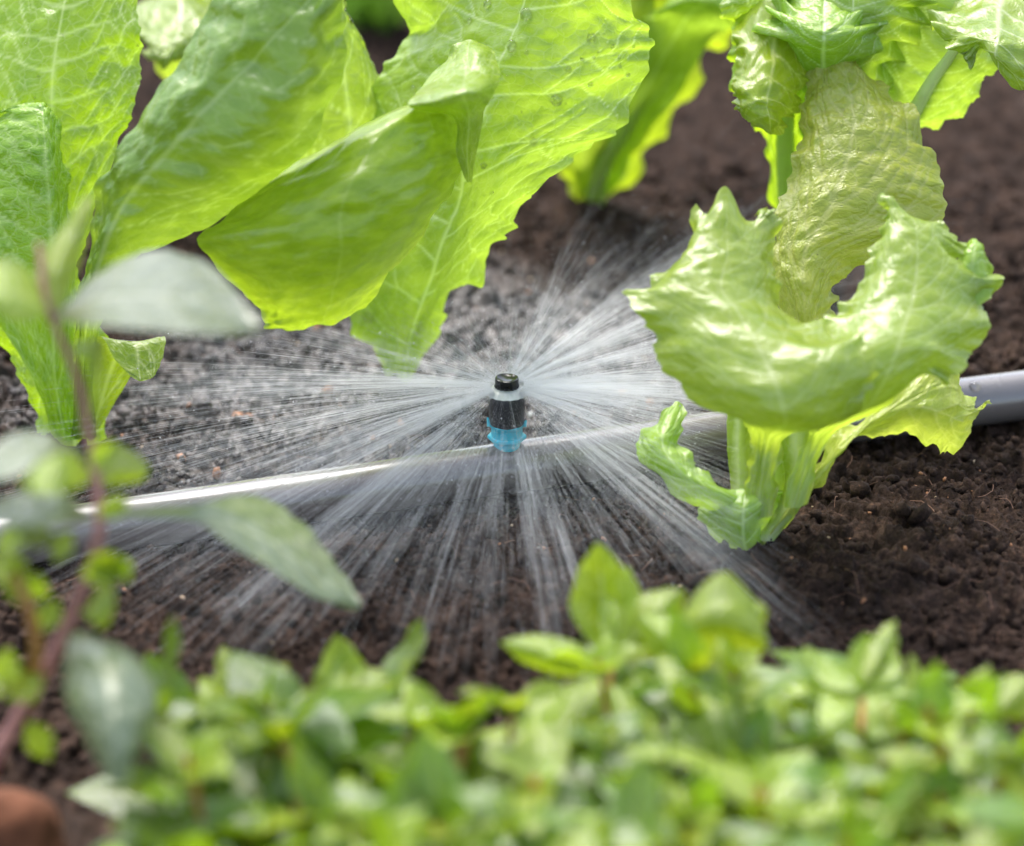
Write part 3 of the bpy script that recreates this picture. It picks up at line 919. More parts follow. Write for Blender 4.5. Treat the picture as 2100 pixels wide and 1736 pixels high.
leaf(pc, [
    row(97.6, (958, 372), (960, 373), (962, 374), (964, 373), (966, 371)),
    row(96.6, (936, 310), (947, 313), (958, 314), (969, 312), (978, 306)),
    row((96, 95.6, 95.4, 95.6, 96), (928, 240), (945, 240), (962, 238), (977, 236), (990, 232)),
    row((94.2, 93.0, 92.7, 93.3, 94.7), (838, 217), (900, 208), (950, 194), (985, 192), (1006, 208)),
    row((96.6, 95.9, 95.4, 95.3, 96), (872, 176), (912, 160), (955, 150), (990, 150), (1022, 155)),
    row((97.3, 96.9, 96.5, 96.3, 96.7), (910, 126), (935, 116), (960, 106), (985, 108), (1016, 117)),
    row(97.5, (930, 96), (945, 89), (962, 83), (980, 87), (1000, 98))],
    'batavia', off=-0.6, nu=50, nv=60, ruffle=0.8, rf=3, quilt=0.3, veins=4, seed=8, vstr=0.4)
# --- far plant behind the spray
pf = empty('lettuce_plant', P(1220, 420, depth_at_z(420, 0)), 'blurred lettuce standing on bare soil behind the broad drop covered leaf', 'lettuce')
leaf(pf, [
    row(126, (1188, 408), (1205, 418), (1220, 424), (1235, 418), (1252, 408)),
    row((124.6, 124, 123.6, 124, 124.6), (1163, 345), (1200, 345), (1235, 345), (1268, 350), (1297, 350)),
    row((123, 122, 121.4, 122, 123), (1195, 260), (1245, 260), (1285, 260), (1328, 275), (1355, 250)),
    row((121.5, 120.3, 119.6, 120.3, 121.5), (1230, 170), (1290, 170), (1330, 170), (1385, 190), (1418, 165)),
    row((120, 118.6, 118, 118.6, 120), (1260, 80), (1320, 80), (1370, 80), (1420, 95), (1448, 98)),
    row((118.5, 117, 116.4, 117, 118.5), (1270, -10), (1330, -10), (1390, -10), (1450, 20), (1505, 52)),
    row(116.5, (1290, -90), (1350, -95), (1400, -95), (1450, -90), (1500, -60))],
    'batavia_deep', nu=60, nv=100, ruffle=4, rf=5, jag=0.5, jn=12, quilt=0.6, veins=7, seed=9, rib=(4, 1.0), ribmat='rib_green')
leaf(pf, [
    row(125.5, (1200, 410), (1210, 412), (1222, 415), (1232, 412), (1242, 408)),
    row(121, (1240, 250), (1265, 250), (1290, 250), (1320, 250), (1345, 245)),
    row((117, 116, 115.5, 116, 117), (1300, 60), (1350, 50), (1400, 50), (1440, 60), (1470, 75)),
    row((115, 114, 113.5, 114, 115), (1350, 20), (1400, 0), (1450, 5), (1480, 30), (1500, 60)),
    row((115.5, 114.8, 114.2, 114.8, 115.4), (1400, -60), (1450, -50), (1490, -20), (1515, 10), (1525, 40))],
    'far', nu=40, nv=60, ruffle=3, rf=4, jag=0.2, jn=10, veins=5, seed=10)
leaf(pf, [
    row(125.5, (1195, 405), (1205, 407), (1215, 409), (1225, 407), (1232, 404)),
    row(121, (1130, 250), (1160, 250), (1195, 250), (1225, 250), (1255, 250)),
    row(118, (1120, 80), (1180, 80), (1240, 80), (1290, 80), (1330, 85)),
    row(116, (1200, -60), (1240, -60), (1280, -60), (1310, -60), (1340, -50))],
    'far', nu=40, nv=60, ruffle=3, rf=4, jag=0.2, jn=10, veins=5, seed=11)
# --- rear right plant
pg = empty('lettuce_plant', P(1650, 640, depth_at_z(640, 0)), 'frilly pale lettuce at the back with a wide upright stalk and a white ribbed leaf', 'lettuce')
leaf(pg, [
    row(113, (1612, 640), (1626, 645), (1642, 648), (1656, 645), (1672, 640)),
    row((109, 108.4, 108.2, 108.4, 109), (1592, 442), (1605, 442), (1618, 442), (1632, 442), (1650, 442)),
    row((106, 105.6, 105.5, 105.6, 106), (1571, 290), (1590, 286), (1610, 282), (1632, 286), (1654, 290)),
    row((104.6, 104.2, 104, 104.2, 104.6), (1535, 220), (1570, 215), (1615, 208), (1652, 212), (1690, 215)),
    row((103.8, 103.2, 103, 103.2, 103.8), (1510, 150), (1555, 145), (1620, 140), (1670, 140), (1720, 140)),
    row((103, 102.4, 102.2, 102.4, 103), (1500, 70), (1560, 65), (1630, 60), (1695, 60), (1760, 60)),
    row((102.5, 101.8, 101.6, 101.8, 102.5), (1485, 0), (1560, -10), (1640, -20), (1710, -10), (1780, 0)),
    row(102, (1480, -80), (1560, -100), (1640, -110), (1710, -100), (1770, -80))],
    'romaine', nu=70, nv=120, ruffle=3.0, rf=6, jag=0.15, jn=24, quilt=0.6, veins=6, frill=3.0, seed=12, rib=(4.5, 1.2), ribmat='rib_green')
leaf(pg, [
    row((102.6, 102, 101.8, 102, 102.6), (1500, 30), (1540, 10), (1590, 0), (1640, 20), (1690, 50)),
    row((101.2, 100.6, 100.5, 101, 102), (1508, 105), (1545, 104), (1590, 110), (1635, 125), (1662, 145)),
    row((100.7, 99.7, 99.6, 100.5, 102), (1493, 172), (1535, 180), (1580, 186), (1622, 192), (1652, 200)),
    row((100.6, 99.7, 99.6, 100.5, 102), (1506, 216), (1540, 228), (1575, 232), (1607, 236), (1632, 238)),
    row((101, 100.4, 100.3, 100.8, 101.6), (1540, 258), (1560, 268), (1580, 276), (1596, 277), (1607, 272))],
    'batavia_deep', nu=60, nv=80, ruffle=1.8, rf=3, jag=0.08, jn=20, quilt=0.6, veins=5, seed=13, lump=2, frill=2.5, ff=14)
leaf(pg, [
    row(110.5, (1690, 520), (1698, 523), (1708, 525), (1717, 523), (1726, 520)),
    row((106, 105.6, 105.4, 105.6, 106), (1795, 300), (1812, 302), (1832, 304), (1853, 292), (1872, 278)),
    row((104.8, 104.2, 103.9, 104, 104.6), (1785, 205), (1828, 212), (1876, 226), (1908, 243), (1948, 252)),
    row((104, 103.3, 102.9, 103, 103.6), (1775, 120), (1842, 134), (1915, 160), (1962, 182), (1998, 198)),
    row((103.4, 102.6, 102.1, 102.3, 103), (1800, 50), (1872, 72), (1955, 105), (2002, 122), (2042, 125)),
    row((103, 102.2, 101.8, 102, 102.6), (1840, -30), (1912, 0), (1992, 30), (2022, 50), (2040, 78)),
    row(102, (1930, -80), (1960, -62), (2000, -40), (2020, -30), (2030, -20))],
    'batavia', nu=70, nv=100, ruffle=2.6, rf=5, jag=0.2, jn=20, quilt=0.5, veins=7, frill=2.5, seed=14, rib=(4.0, 1.2), wmid=3)
leaf(pg, [
    row((103.4, 102.8, 102.6, 102.8, 103.4), (1960, -60), (2010, -60), (2070, -60), (2130, -60), (2190, -50)),
    row((101.6, 101, 100.6, 100.7, 101.2), (1905, 15), (1970, 20), (2050, 20), (2120, 25), (2180, 30)),
    row((99.9, 99, 98.6, 98.8, 99.8), (1926, 72), (1985, 70), (2048, 70), (2110, 85), (2170, 90)),
    row((99.3, 98.9, 98.4, 98.5, 99.4), (1972, 112), (2008, 92), (2042, 115), (2095, 145), (2150, 152)),
    row((99.6, 99.2, 98.8, 98.9, 99.5), (1984, 134), (2012, 104), (2052, 158), (2085, 186), (2130, 192))],
    'batavia', nu=80, nv=90, ruffle=3.6, rf=6, jag=0.06, jn=20, quilt=0.5, veins=5, seed=15, lump=2.0, frill=2.5, ff=14)
leaf(pg, [
    row(108, (1690, 330), (1705, 333), (1722, 335), (1740, 333), (1756, 330)),
    row((104.5, 104, 103.8, 104, 104.5), (1655, 180), (1700, 185), (1740, 190), (1780, 190), (1822, 190)),
    row((103, 102, 101.7, 102, 103), (1640, 95), (1700, 98), (1750, 102), (1800, 104), (1850, 112)),
    row((102, 101, 100.6, 101, 102), (1600, 20), (1680, 20), (1750, 20), (1830, 20), (1900, 30)),
    row(101.5, (1610, -70), (1680, -80), (1750, -85), (1830, -80), (1890, -70))],
    'batavia', nu=100, nv=120, ruffle=7.0, rf=8, jag=0.15, jn=20, quilt=0.5, veins=6, seed=16)
leaf(pg, [
    row(107.5, (1700, 340), (1706, 341), (1712, 342), (1718, 341), (1724, 340)),
    row((102.5, 101.9, 101.7, 101.9, 102.5), (1590, 120), (1640, 140), (1690, 150), (1740, 148), (1785, 140)),
    row((101.2, 100, 99.6, 100, 101.2), (1570, 30), (1630, 62), (1690, 80), (1750, 70), (1800, 50)),
    row((102, 101, 100.6, 101, 102), (1590, -20), (1640, 5), (1690, 15), (1740, 10), (1790, -10)),
    row(102.5, (1600, -70), (1645, -70), (1690, -70), (1735, -70), (1780, -70))],
    'batavia', nu=100, nv=120, ruffle=7.0, rf=7, jag=0.12, jn=20, quilt=0.5, veins=6, seed=17)
# --- front right plant
OR = -1.6
pr_ = empty('lettuce_plant', P(1538, 1153, depth_at_z(1153, 0.004)), 'frilly lime lettuce in front of the pipe with a crinkled yellowing leaf at its back', 'lettuce')
Hl = leaf(pr_, [
    row(98.3, (1560, 1050), (1575, 1055), (1590, 1060), (1605, 1055), (1620, 1050)),
    row((99.5, 99.3, 99.2, 99.3, 99.6), (1600, 745), (1625, 748), (1650, 750), (1680, 742), (1706, 732)),
    row((99.8, 99.3, 99, 99.4, 100), (1594, 620), (1620, 625), (1650, 630), (1680, 625), (1706, 612)),
    row((100, 99.5, 99.2, 99.5, 100.2), (1582, 522), (1610, 520), (1650, 520), (1710, 522), (1772, 540)),
    row((100.4, 99.8, 99.5, 99.8, 100.4), (1592, 445), (1640, 440), (1700, 430), (1800, 450), (1908, 472)),
    row((101, 100.2, 99.9, 100, 100.8), (1622, 350), (1670, 345), (1735, 335), (1820, 350), (1926, 385)),
    row((101.5, 100.8, 100.5, 100.6, 101.3), (1645, 270), (1685, 260), (1750, 250), (1820, 265), (1898, 285)),
    row((102, 101.5, 101.3, 101.4, 102), (1658, 190), (1690, 180), (1740, 175), (1780, 185), (1815, 215)),
    row((102.5, 102.1, 102, 102.1, 102.5), (1675, 125), (1695, 117), (1725, 116), (1750, 126), (1770, 150)),
    row(102.8, (1690, 105), (1700, 100), (1715, 98), (1730, 100), (1740, 108))],
    'crinkled', off=OR + 1.0, nu=120, nv=200, ruffle=1.2, rf=6, jag=0.22, jn=26, quilt=0.7, veins=9, rise=0.30, wmid=2.2, wside=0.8, seed=18, lump=1.2, frill=2.2, ff=24,
    label='crinkled yellowing leaf with brown stains', vstr=0.6)
leaf(pr_, [
    row(97, (1520, 1060), (1535, 1062), (1550, 1064), (1565, 1062), (1580, 1060)),
    row((97.5, 97.3, 97.2, 97.3, 97.5), (1542, 900), (1558, 903), (1575, 905), (1592, 903), (1608, 900)),
    row((94.4, 93.2, 92.7, 92.8, 93.2), (1480, 848), (1540, 870), (1610, 876), (1680, 870), (1750, 838)),
    row((94.2, 92.6, 91.9, 92, 92.8), (1402, 802), (1490, 814), (1600, 814), (1700, 802), (1790, 772)),
    row((94.5, 93, 92.4, 92.4, 93.2), (1354, 730), (1450, 735), (1570, 735), (1680, 725), (1760, 705)),
    row((94.7, 93.8, 93.5, 94, 95), (1326, 655), (1420, 650), (1520, 655), (1610, 680), (1690, 700)),
    row((95.2, 94.4, 94.3, 95, 96.2), (1293, 597), (1390, 585), (1480, 590), (1560, 610), (1612, 640)),
    row((95.6, 95.1, 95.1, 95.7, 96.7), (1345, 576), (1420, 530), (1490, 530), (1550, 540), (1588, 560)),
    row((96, 95.7, 95.7, 96.1, 97.1), (1394, 540), (1430, 480), (1490, 475), (1540, 490), (1595, 470)),
    row((96.5, 96.3, 96.5, 96.6, 97.1), (1424, 420), (1452, 440), (1486, 385), (1520, 450), (1562, 462))],
    'frilled_front', off=OR - 1.5, nu=130, nv=220, ruffle=2.0, rf=5, jag=0.2, jn=26, quilt=0.22, veins=8, rise=0.22, seed=19, lump=1.2, vstr=0.5, frill=3.2, ff=18)
leaf(pr_, [
    row(97.2, (1600, 1040), (1612, 1042), (1625, 1043), (1640, 1040), (1655, 1035)),
    row((97.4, 97.2, 97.1, 97.2, 97.4), (1650, 900), (1664, 900), (1680, 896), (1694, 890), (1708, 884)),
    row((94.2, 93.8, 93.8, 94.2, 95), (1700, 852), (1740, 852), (1780, 837), (1830, 812), (1880, 782)),
    row((93.4, 93, 93.1, 93.8, 95), (1690, 770), (1760, 765), (1830, 748), (1892, 735), (1945, 755)),
    row((94.2, 93.6, 93.7, 94.4, 95.7), (1690, 700), (1770, 690), (1850, 680), (1922, 690), (1998, 712)),
    row((95.4, 94.7, 94.7, 95.2, 96.2), (1720, 640), (1790, 630), (1870, 620), (1950, 630), (2020, 635)),
    row((96, 95.4, 95.4, 95.8, 96.6), (1762, 575), (1815, 560), (1880, 555), (1950, 560), (2040, 590)),
    row((96.4, 96, 96, 96.2, 96.7), (1787, 510), (1830, 490), (1880, 490), (1925, 500), (1957, 550)),
    row((96.8, 96.5, 96.5, 96.7, 97.1), (1806, 450), (1830, 436), (1870, 450), (1905, 460), (1950, 495)),
    row((97.1, 96.9, 97, 97.1, 97.3), (1815, 410), (1828, 407), (1850, 432), (1885, 450), (1935, 450))],
    'frilled_front', off=OR - 1.5, nu=130, nv=220, ruffle=2.0, rf=5, jag=0.24, jn=26, quilt=0.22, veins=8, rise=0.22, seed=20, lump=1.2, vstr=0.5, frill=3.4, ff=18)
leaf(pr_, [
    row(96.2, (1920, 640), (1948, 640), (1975, 638), (2005, 628), (2032, 610)),
    row((96.7, 96.3, 96.2, 96.3, 96.7), (1952, 575), (1970, 568), (1992, 562), (2016, 562), (2040, 580)),
    row((96.9, 96.5, 96.4, 96.5, 96.9), (1970, 525), (1982, 514), (1998, 508), (2015, 518), (2030, 548)),
    row(97, (1984, 500), (1990, 496), (1998, 493), (2006, 498), (2013, 507))],
    'batavia', off=OR - 1.5, nu=40, nv=50, ruffle=0.8, rf=2, quilt=0.5, veins=3, seed=21, vstr=0.4)
leaf(pr_, [
    row((97, 96.9, 96.8, 96.9, 97), (1545, 1142), (1550, 1136), (1556, 1128), (1562, 1118), (1570, 1105)),
    row((96.8, 96.4, 96.2, 96.4, 96.8), (1620, 1066), (1625, 1046), (1635, 1025), (1645, 1000), (1655, 980)),
    row((96.6, 96.1, 95.9, 96.2, 96.8), (1668, 1012), (1675, 990), (1690, 965), (1700, 935), (1705, 900)),
    row((96.8, 96.2, 96, 96.3, 97), (1700, 954), (1720, 930), (1745, 905), (1765, 870), (1780, 830)),
    row((97.1, 96.4, 96.2, 96.5, 97.2), (1770, 898), (1790, 880), (1815, 850), (1840, 815), (1860, 770)),
    row((97.5, 96.8, 96.5, 96.8, 97.5), (1840, 886), (1860, 865), (1885, 835), (1905, 795), (1928, 725)),
    row((98, 97.2, 96.9, 97.1, 97.8), (1900, 908), (1915, 880), (1938, 850), (1957, 812), (1964, 765)),
    row((98.3, 97.5, 97.2, 97.4, 98), (1945, 935), (1960, 892), (1977, 866), (1992, 842), (1998, 812)),
    row(98, (1985, 880), (1996, 868), (2008, 854), (2018, 842), (2022, 828))],
    'crinkled', off=OR, nu=90, nv=150, ruffle=2.0, rf=5, jag=0.32, jn=18, quilt=0.5, veins=7, rise=0.2, seed=22, lump=1.2, vstr=0.7, frill=2.2, ff=16)
leaf(pr_, [
    row((96.6, 96.3, 96.2, 96.3, 96.6), (1560, 1112), (1560, 1090), (1560, 1070), (1560, 1050), (1560, 1030)),
    row((96.2, 95.6, 95.4, 95.5, 95.9), (1490, 1068), (1500, 1046), (1505, 1030), (1510, 1018), (1515, 1008)),
    row((96.2, 95.5, 95.2, 95.4, 95.8), (1420, 1037), (1430, 1010), (1437, 995), (1442, 985), (1446, 968)),
    row((96.4, 95.7, 95.4, 95.6, 96), (1348, 978), (1370, 967), (1390, 961), (1408, 955), (1420, 945)),
    row((96.8, 96.1, 95.8, 96, 96.4), (1308, 926), (1335, 920), (1360, 915), (1380, 912), (1398, 905)),
    row((97.2, 96.6, 96.3, 96.5, 96.9), (1325, 880), (1345, 878), (1365, 875), (1385, 872), (1398, 868)),
    row(97.2, (1375, 838), (1382, 834), (1388, 831), (1394, 829), (1400, 827))],
    'batavia', off=OR, nu=70, nv=110, ruffle=1.6, rf=5, jag=0.12, jn=16, quilt=0.6, veins=5, seed=23, lump=1.5, vstr=0.6)
leaf(pr_, [
    row((97, 96.9, 96.8, 96.9, 97), (1518, 1146), (1527, 1152), (1537, 1156), (1546, 1152), (1553, 1142)),
    row((96.8, 96, 95.6, 96, 96.8), (1456, 1090), (1490, 1102), (1525, 1106), (1550, 1096), (1566, 1085)),
    row((96.8, 95.7, 95.2, 95.6, 96.7), (1432, 1040), (1480, 1046), (1525, 1048), (1560, 1040), (1592, 1030)),
    row((97, 96.2, 95.8, 96.2, 97), (1450, 1015), (1490, 1008), (1530, 1008), (1562, 1005), (1600, 1002))],
    'batavia', off=OR, nu=70, nv=80, ruffle=0.8, rf=3, jag=0.2, jn=10, quilt=0.5, veins=4, seed=24, label='pale outer leaf wrapped round the stem base with soil specks')
for (x0, x1, dd, sd_) in ((1491, 1538, 97.6, 25), (1545, 1610, 97.2, 26), (1600, 1668, 97.0, 27)):
    leaf(pr_, [
        row(dd - 0.4, *[(1520 + (x0 + k * (x1 - x0) / 4 - 1520) * 0.45, 1110) for k in range(5)]),
        row((dd, dd - .35, dd - .5, dd - .35, dd), *[(x0 + 8 + k * (x1 - x0 - 10) / 4, 1000) for k in range(5)]),
        row((dd, dd - .3, dd - .45, dd - .3, dd), *[(x0 + k * (x1 - x0) / 4, 900) for k in range(5)]),
        row((dd, dd - .3, dd - .4, dd - .3, dd), *[(x0 + 5 + k * (x1 - x0 + 10) / 4, 800) for k in range(5)]),
        row(dd + 0.3, *[(x0 + 20 + k * (x1 - x0 + 30) / 4, 740) for k in range(5)])],
        'batavia', off=OR, nu=30, nv=70, quilt=0.15, veins=0, wmid=6, seed=sd_, name='stalk', jag=0.04, jn=14)
# --- far top left lettuce + dark foliage behind
pt = empty('lettuce_plant', P(370, 330, depth_at_z(330, 0)), 'lettuce half hidden between the tall left leaves with a jagged drooping edge', 'lettuce')
leaf(pt, [
    row(128, (340, 330), (355, 332), (370, 334), (385, 332), (400, 330)),
    row(121, (350, 180), (370, 180), (390, 180), (410, 180), (430, 180)),
    row((117, 115.5, 115, 115.5, 117), (270, 10), (320, 0), (370, -20), (430, 0), (480, 10)),
    row((113, 112, 111.5, 112, 113), (280, 35), (325, 50), (370, 55), (420, 50), (460, 40)),
    row((111.5, 110.6, 110.3, 110.8, 111.6), (292, 95), (318, 108), (345, 118), (375, 112), (400, 95)),
    row(111, (300, 118), (318, 128), (335, 148), (352, 130), (372, 118))],
    'batavia', nu=70, nv=90, ruffle=2, rf=5, jag=0.3, jn=18, quilt=0.8, veins=6, seed=30)
leaf(pt, [
    row(128, (350, 335), (365, 337), (380, 338), (392, 337), (405, 335)),
    row(122, (400, 150), (430, 150), (460, 150), (490, 150), (520, 150)),
    row(117, (380, 10), (430, 0), (480, -10), (530, 0), (570, 10)),
    row(115, (400, -80), (440, -90), (480, -95), (520, -90), (560, -80))],
    'batavia_deep', nu=50, nv=60, ruffle=2, rf=4, jag=0.1, jn=10, veins=5, seed=31)

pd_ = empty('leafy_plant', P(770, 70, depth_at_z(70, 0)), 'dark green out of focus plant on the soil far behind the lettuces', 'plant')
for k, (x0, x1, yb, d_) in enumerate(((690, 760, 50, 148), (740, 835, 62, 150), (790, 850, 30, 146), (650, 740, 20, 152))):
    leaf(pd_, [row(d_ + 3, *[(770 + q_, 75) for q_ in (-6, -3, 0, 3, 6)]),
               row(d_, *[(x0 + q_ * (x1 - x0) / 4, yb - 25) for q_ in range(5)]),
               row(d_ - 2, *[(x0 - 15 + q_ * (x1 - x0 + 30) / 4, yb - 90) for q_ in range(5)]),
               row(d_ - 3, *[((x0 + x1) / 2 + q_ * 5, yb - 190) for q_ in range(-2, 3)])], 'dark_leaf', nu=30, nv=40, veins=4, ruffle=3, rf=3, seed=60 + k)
# ================================================================== HERB PLANT (front left)
hb = empty('herb_plant', P(-90, 1800, depth_at_z(1800, 0)), 'tall blurred herb with a reddish stem and glossy leaves close to the viewer', 'herb')


def stem(parent, pts, r0, r1, mat, name='stem'):
    c = catmull(np.array([P(*p) for p in pts]), 60)
    v, f = tubes([c], [np.linspace(r0, r1, 60) * mm], 10)
    return link(name, mesh_np(name, v, f), M[mat], parent)


stem(hb, [(-90, 1800, depth_at_z(1800, 0)), (-20, 1580, 75), (20, 1500, 75), (80, 1400, 75), (140, 1280, 75), (180, 1180, 75), (205, 1080, 75), (200, 1000, 75.5), (185, 900, 76), (160, 780, 76), (110, 660, 76), (90, 600, 76), (80, 500, 76.5)], 2.2, 0.8, 'stem_red')
stem(hb, [(60, 1440, 75), (75, 1330, 74), (60, 1250, 73.5), (30, 1180, 73.5)], 2.0, 1.3, 'stem_orange')


def hleaf(rows, mat='herb', **kw):
    kw.setdefault('nu', 30); kw.setdefault('nv', 50); kw.setdefault('veins', 5); kw.setdefault('quilt', 0.5)
    return leaf(hb, rows, mat, **kw)


hleaf([row(76, (105, 655), (108, 652), (110, 648), (112, 644), (114, 640)),
       row((73.8, 74.8, 76, 77.4, 78.8), (190, 664), (195, 640), (200, 612), (205, 580), (215, 548)),
       row((73.2, 74.4, 76, 77.7, 79.4), (300, 675), (305, 645), (312, 605), (318, 560), (325, 512)),
       row((73.4, 74.6, 76.2, 77.6, 79), (430, 682), (432, 655), (435, 620), (435, 580), (435, 545)),
       row(76, (530, 686), (533, 680), (536, 672), (536, 664), (534, 655))], 'herb_glare', seed=40, veins=4)
hleaf([row(76, (200, 1045), (200, 1050), (200, 1054), (200, 1058), (200, 1062)),
       row(79, (385, 1035), (385, 1042), (385, 1050), (385, 1058), (385, 1066)),
       row((82.4, 81, 80, 79.4, 79.0), (520, 1020), (505, 1050), (490, 1080), (478, 1102), (468, 1118)),
       row((83, 81.5, 80.4, 79.8, 79.3), (620, 1075), (600, 1105), (582, 1130), (568, 1152), (558, 1172)),
       row((82.4, 81.4, 80.8, 80.3, 80), (690, 1165), (675, 1180), (660, 1195), (648, 1208), (638, 1222)),
       row(81.4, (742, 1240), (738, 1243), (734, 1246), (728, 1248), (722, 1250))], 'herb_glare', seed=41, veins=5)
hleaf([row(75.5, (190, 975), (190, 977), (190, 979), (190, 981), (190, 983)),
       row((72.6, 72.4, 72.2, 72, 71.8), (150, 930), (148, 950), (146, 970), (143, 990), (140, 1010)),
       row((72, 71.6, 71.4, 71.2, 71), (95, 938), (92, 955), (90, 975), (88, 995), (88, 1014)),
       row(71.6, (42, 985), (42, 988), (41, 992), (42, 996), (43, 1000))], 'herb', seed=42)
hleaf([row(75.5, (200, 990), (200, 992), (200, 994), (200, 996), (200, 998)),
       row((76.4, 76.2, 76, 76, 76.2), (230, 915), (232, 935), (236, 955), (240, 975), (245, 995)),
       row((77, 76.8, 76.6, 76.6, 76.8), (275, 930), (278, 945), (280, 960), (282, 975), (285, 988)),
       row(77, (302, 950), (303, 955), (304, 960), (303, 965), (302, 970))], 'herb', seed=43)
hleaf([row(75.5, (180, 930), (180, 932), (180, 934), (180, 936), (180, 938)),
       row((74.8, 74.2, 73.6, 73, 72.5), (110, 890), (105, 905), (100, 920), (92, 935), (85, 950)),
       row((75, 74.2, 73.4, 72.6, 72), (40, 885), (30, 910), (20, 930), (10, 955), (0, 985)),
       row(73.5, (-60, 935), (-60, 945), (-60, 955), (-60, 965), (-60, 975))], 'herb_glare', seed=44)
hleaf([row(75.3, (195, 1060), (195, 1062), (195, 1064), (195, 1066), (195, 1068)),
       row((75, 74.2, 73.5, 73, 72.6), (130, 1010), (125, 1030), (120, 1048), (115, 1064), (110, 1080)),
       row((75, 74.2, 73.4, 72.8, 72.4), (50, 1010), (45, 1030), (40, 1048), (35, 1066), (30, 1082)),
       row(73.5, (-30, 1030), (-30, 1040), (-30, 1048), (-30, 1055), (-30, 1062))], 'herb_glare', seed=45)
hleaf([row(75, (160, 1225), (160, 1228), (160, 1231), (160, 1234), (160, 1237)),
       row((75, 74.6, 74.4, 74.5, 74.8), (165, 1262), (178, 1268), (190, 1274), (200, 1280), (208, 1288)),
       row((75, 74.5, 74.3, 74.4, 74.6), (190, 1225), (202, 1232), (214, 1240), (222, 1248), (230, 1256)),
       row(74.6, (222, 1192), (226, 1193), (230, 1196), (232, 1200), (234, 1206))], 'herb', seed=46)
hleaf([row(75, (140, 1290), (144, 1290), (148, 1290), (152, 1290), (156, 1290)),
       row((73.5, 73, 72.8, 73, 73.5), (128, 1390), (165, 1360), (205, 1345), (245, 1335), (285, 1345)),
       row((72.6, 71.8, 71.4, 71.7, 72.5), (140, 1450), (180, 1440), (225, 1430), (275, 1425), (325, 1440)),
       row((72, 71.2, 70.9, 71.1, 71.8), (178, 1525), (205, 1525), (240, 1522), (272, 1515), (300, 1510)),
       row(71, (222, 1602), (232, 1606), (243, 1609), (254, 1605), (262, 1598))], 'herb_glare', seed=47, label='broad drooping leaf dulled by sky glare')
hleaf([row(76, (105, 670), (108, 668), (111, 666), (114, 664), (117, 662)),
       row((76.5, 76.2, 76, 76.2, 76.5), (70, 600), (90, 595), (108, 590), (125, 590), (140, 592)),
       row((77, 76.6, 76.4, 76.6, 77), (95, 520), (112, 515), (130, 508), (150, 505), (168, 510)),
       row(77.3, (172, 410), (178, 406), (184, 402), (190, 402), (196, 404))], 'herb', seed=48)
hleaf([row(76, (100, 640), (100, 636), (100, 632), (100, 628), (100, 624)),
       row((75, 75, 75.2, 75.6, 76), (50, 660), (48, 635), (46, 605), (46, 575), (48, 550)),
       row((74.6, 74.6, 74.8, 75.2, 75.6), (0, 650), (-2, 625), (-4, 595), (-4, 565), (0, 535)),
       row(75, (-60, 610), (-60, 600), (-60, 590), (-60, 580), (-60, 570))], 'herb', seed=49)
hleaf([row(76, (140, 720), (142, 716), (145, 712), (148, 709), (150, 706)),
       row((75.4, 75.5, 75.6, 76, 76.4), (180, 740), (188, 728), (196, 715), (204, 705), (212, 695)),
       row((75.2, 75.3, 75.4, 75.8, 76.2), (188, 800), (194, 790), (200, 780), (208, 770), (216, 760)),
       row(75.4, (186, 860), (188, 858), (190, 856), (193, 853), (196, 850))], 'herb', seed=50)
for k, (lx, ly, ln, an) in enumerate(((110, 1110, 80, 200), (40, 1190, 70, 20), (60, 1090, 80, 150), (110, 1150, 70, -60), (235, 1140, 60, 60), (20, 1330, 80, 100), (185, 1140, 85, 30), (190, 960, 70, -50), (60, 1160, 95, 170), (120, 1230, 80, 120),
                                   (90, 1390, 90, 150), (165, 1180, 80, -10), (60, 1480, 90, 60), (205, 1060, 70, -35), (40, 1240, 85, -100), (10, 1420, 90, 200))):
    ca, sa = math.cos(R(an)), math.sin(R(an))
    rws = []
    for t, wd in ((0, 0.04), (0.3, 0.3), (0.6, 0.34), (1.0, 0.03)):
        rws.append([(lx + ca * ln * t - sa * ln * wd * s, ly + sa * ln * t + ca * ln * wd * s, 74 + 0.6 * t - 0.4 * abs(s) + s * 0.5) for s in (-1, -0.5, 0, 0.5, 1)])
    hleaf(rws, 'herb', seed=51 + k, nu=20, nv=30, veins=3)

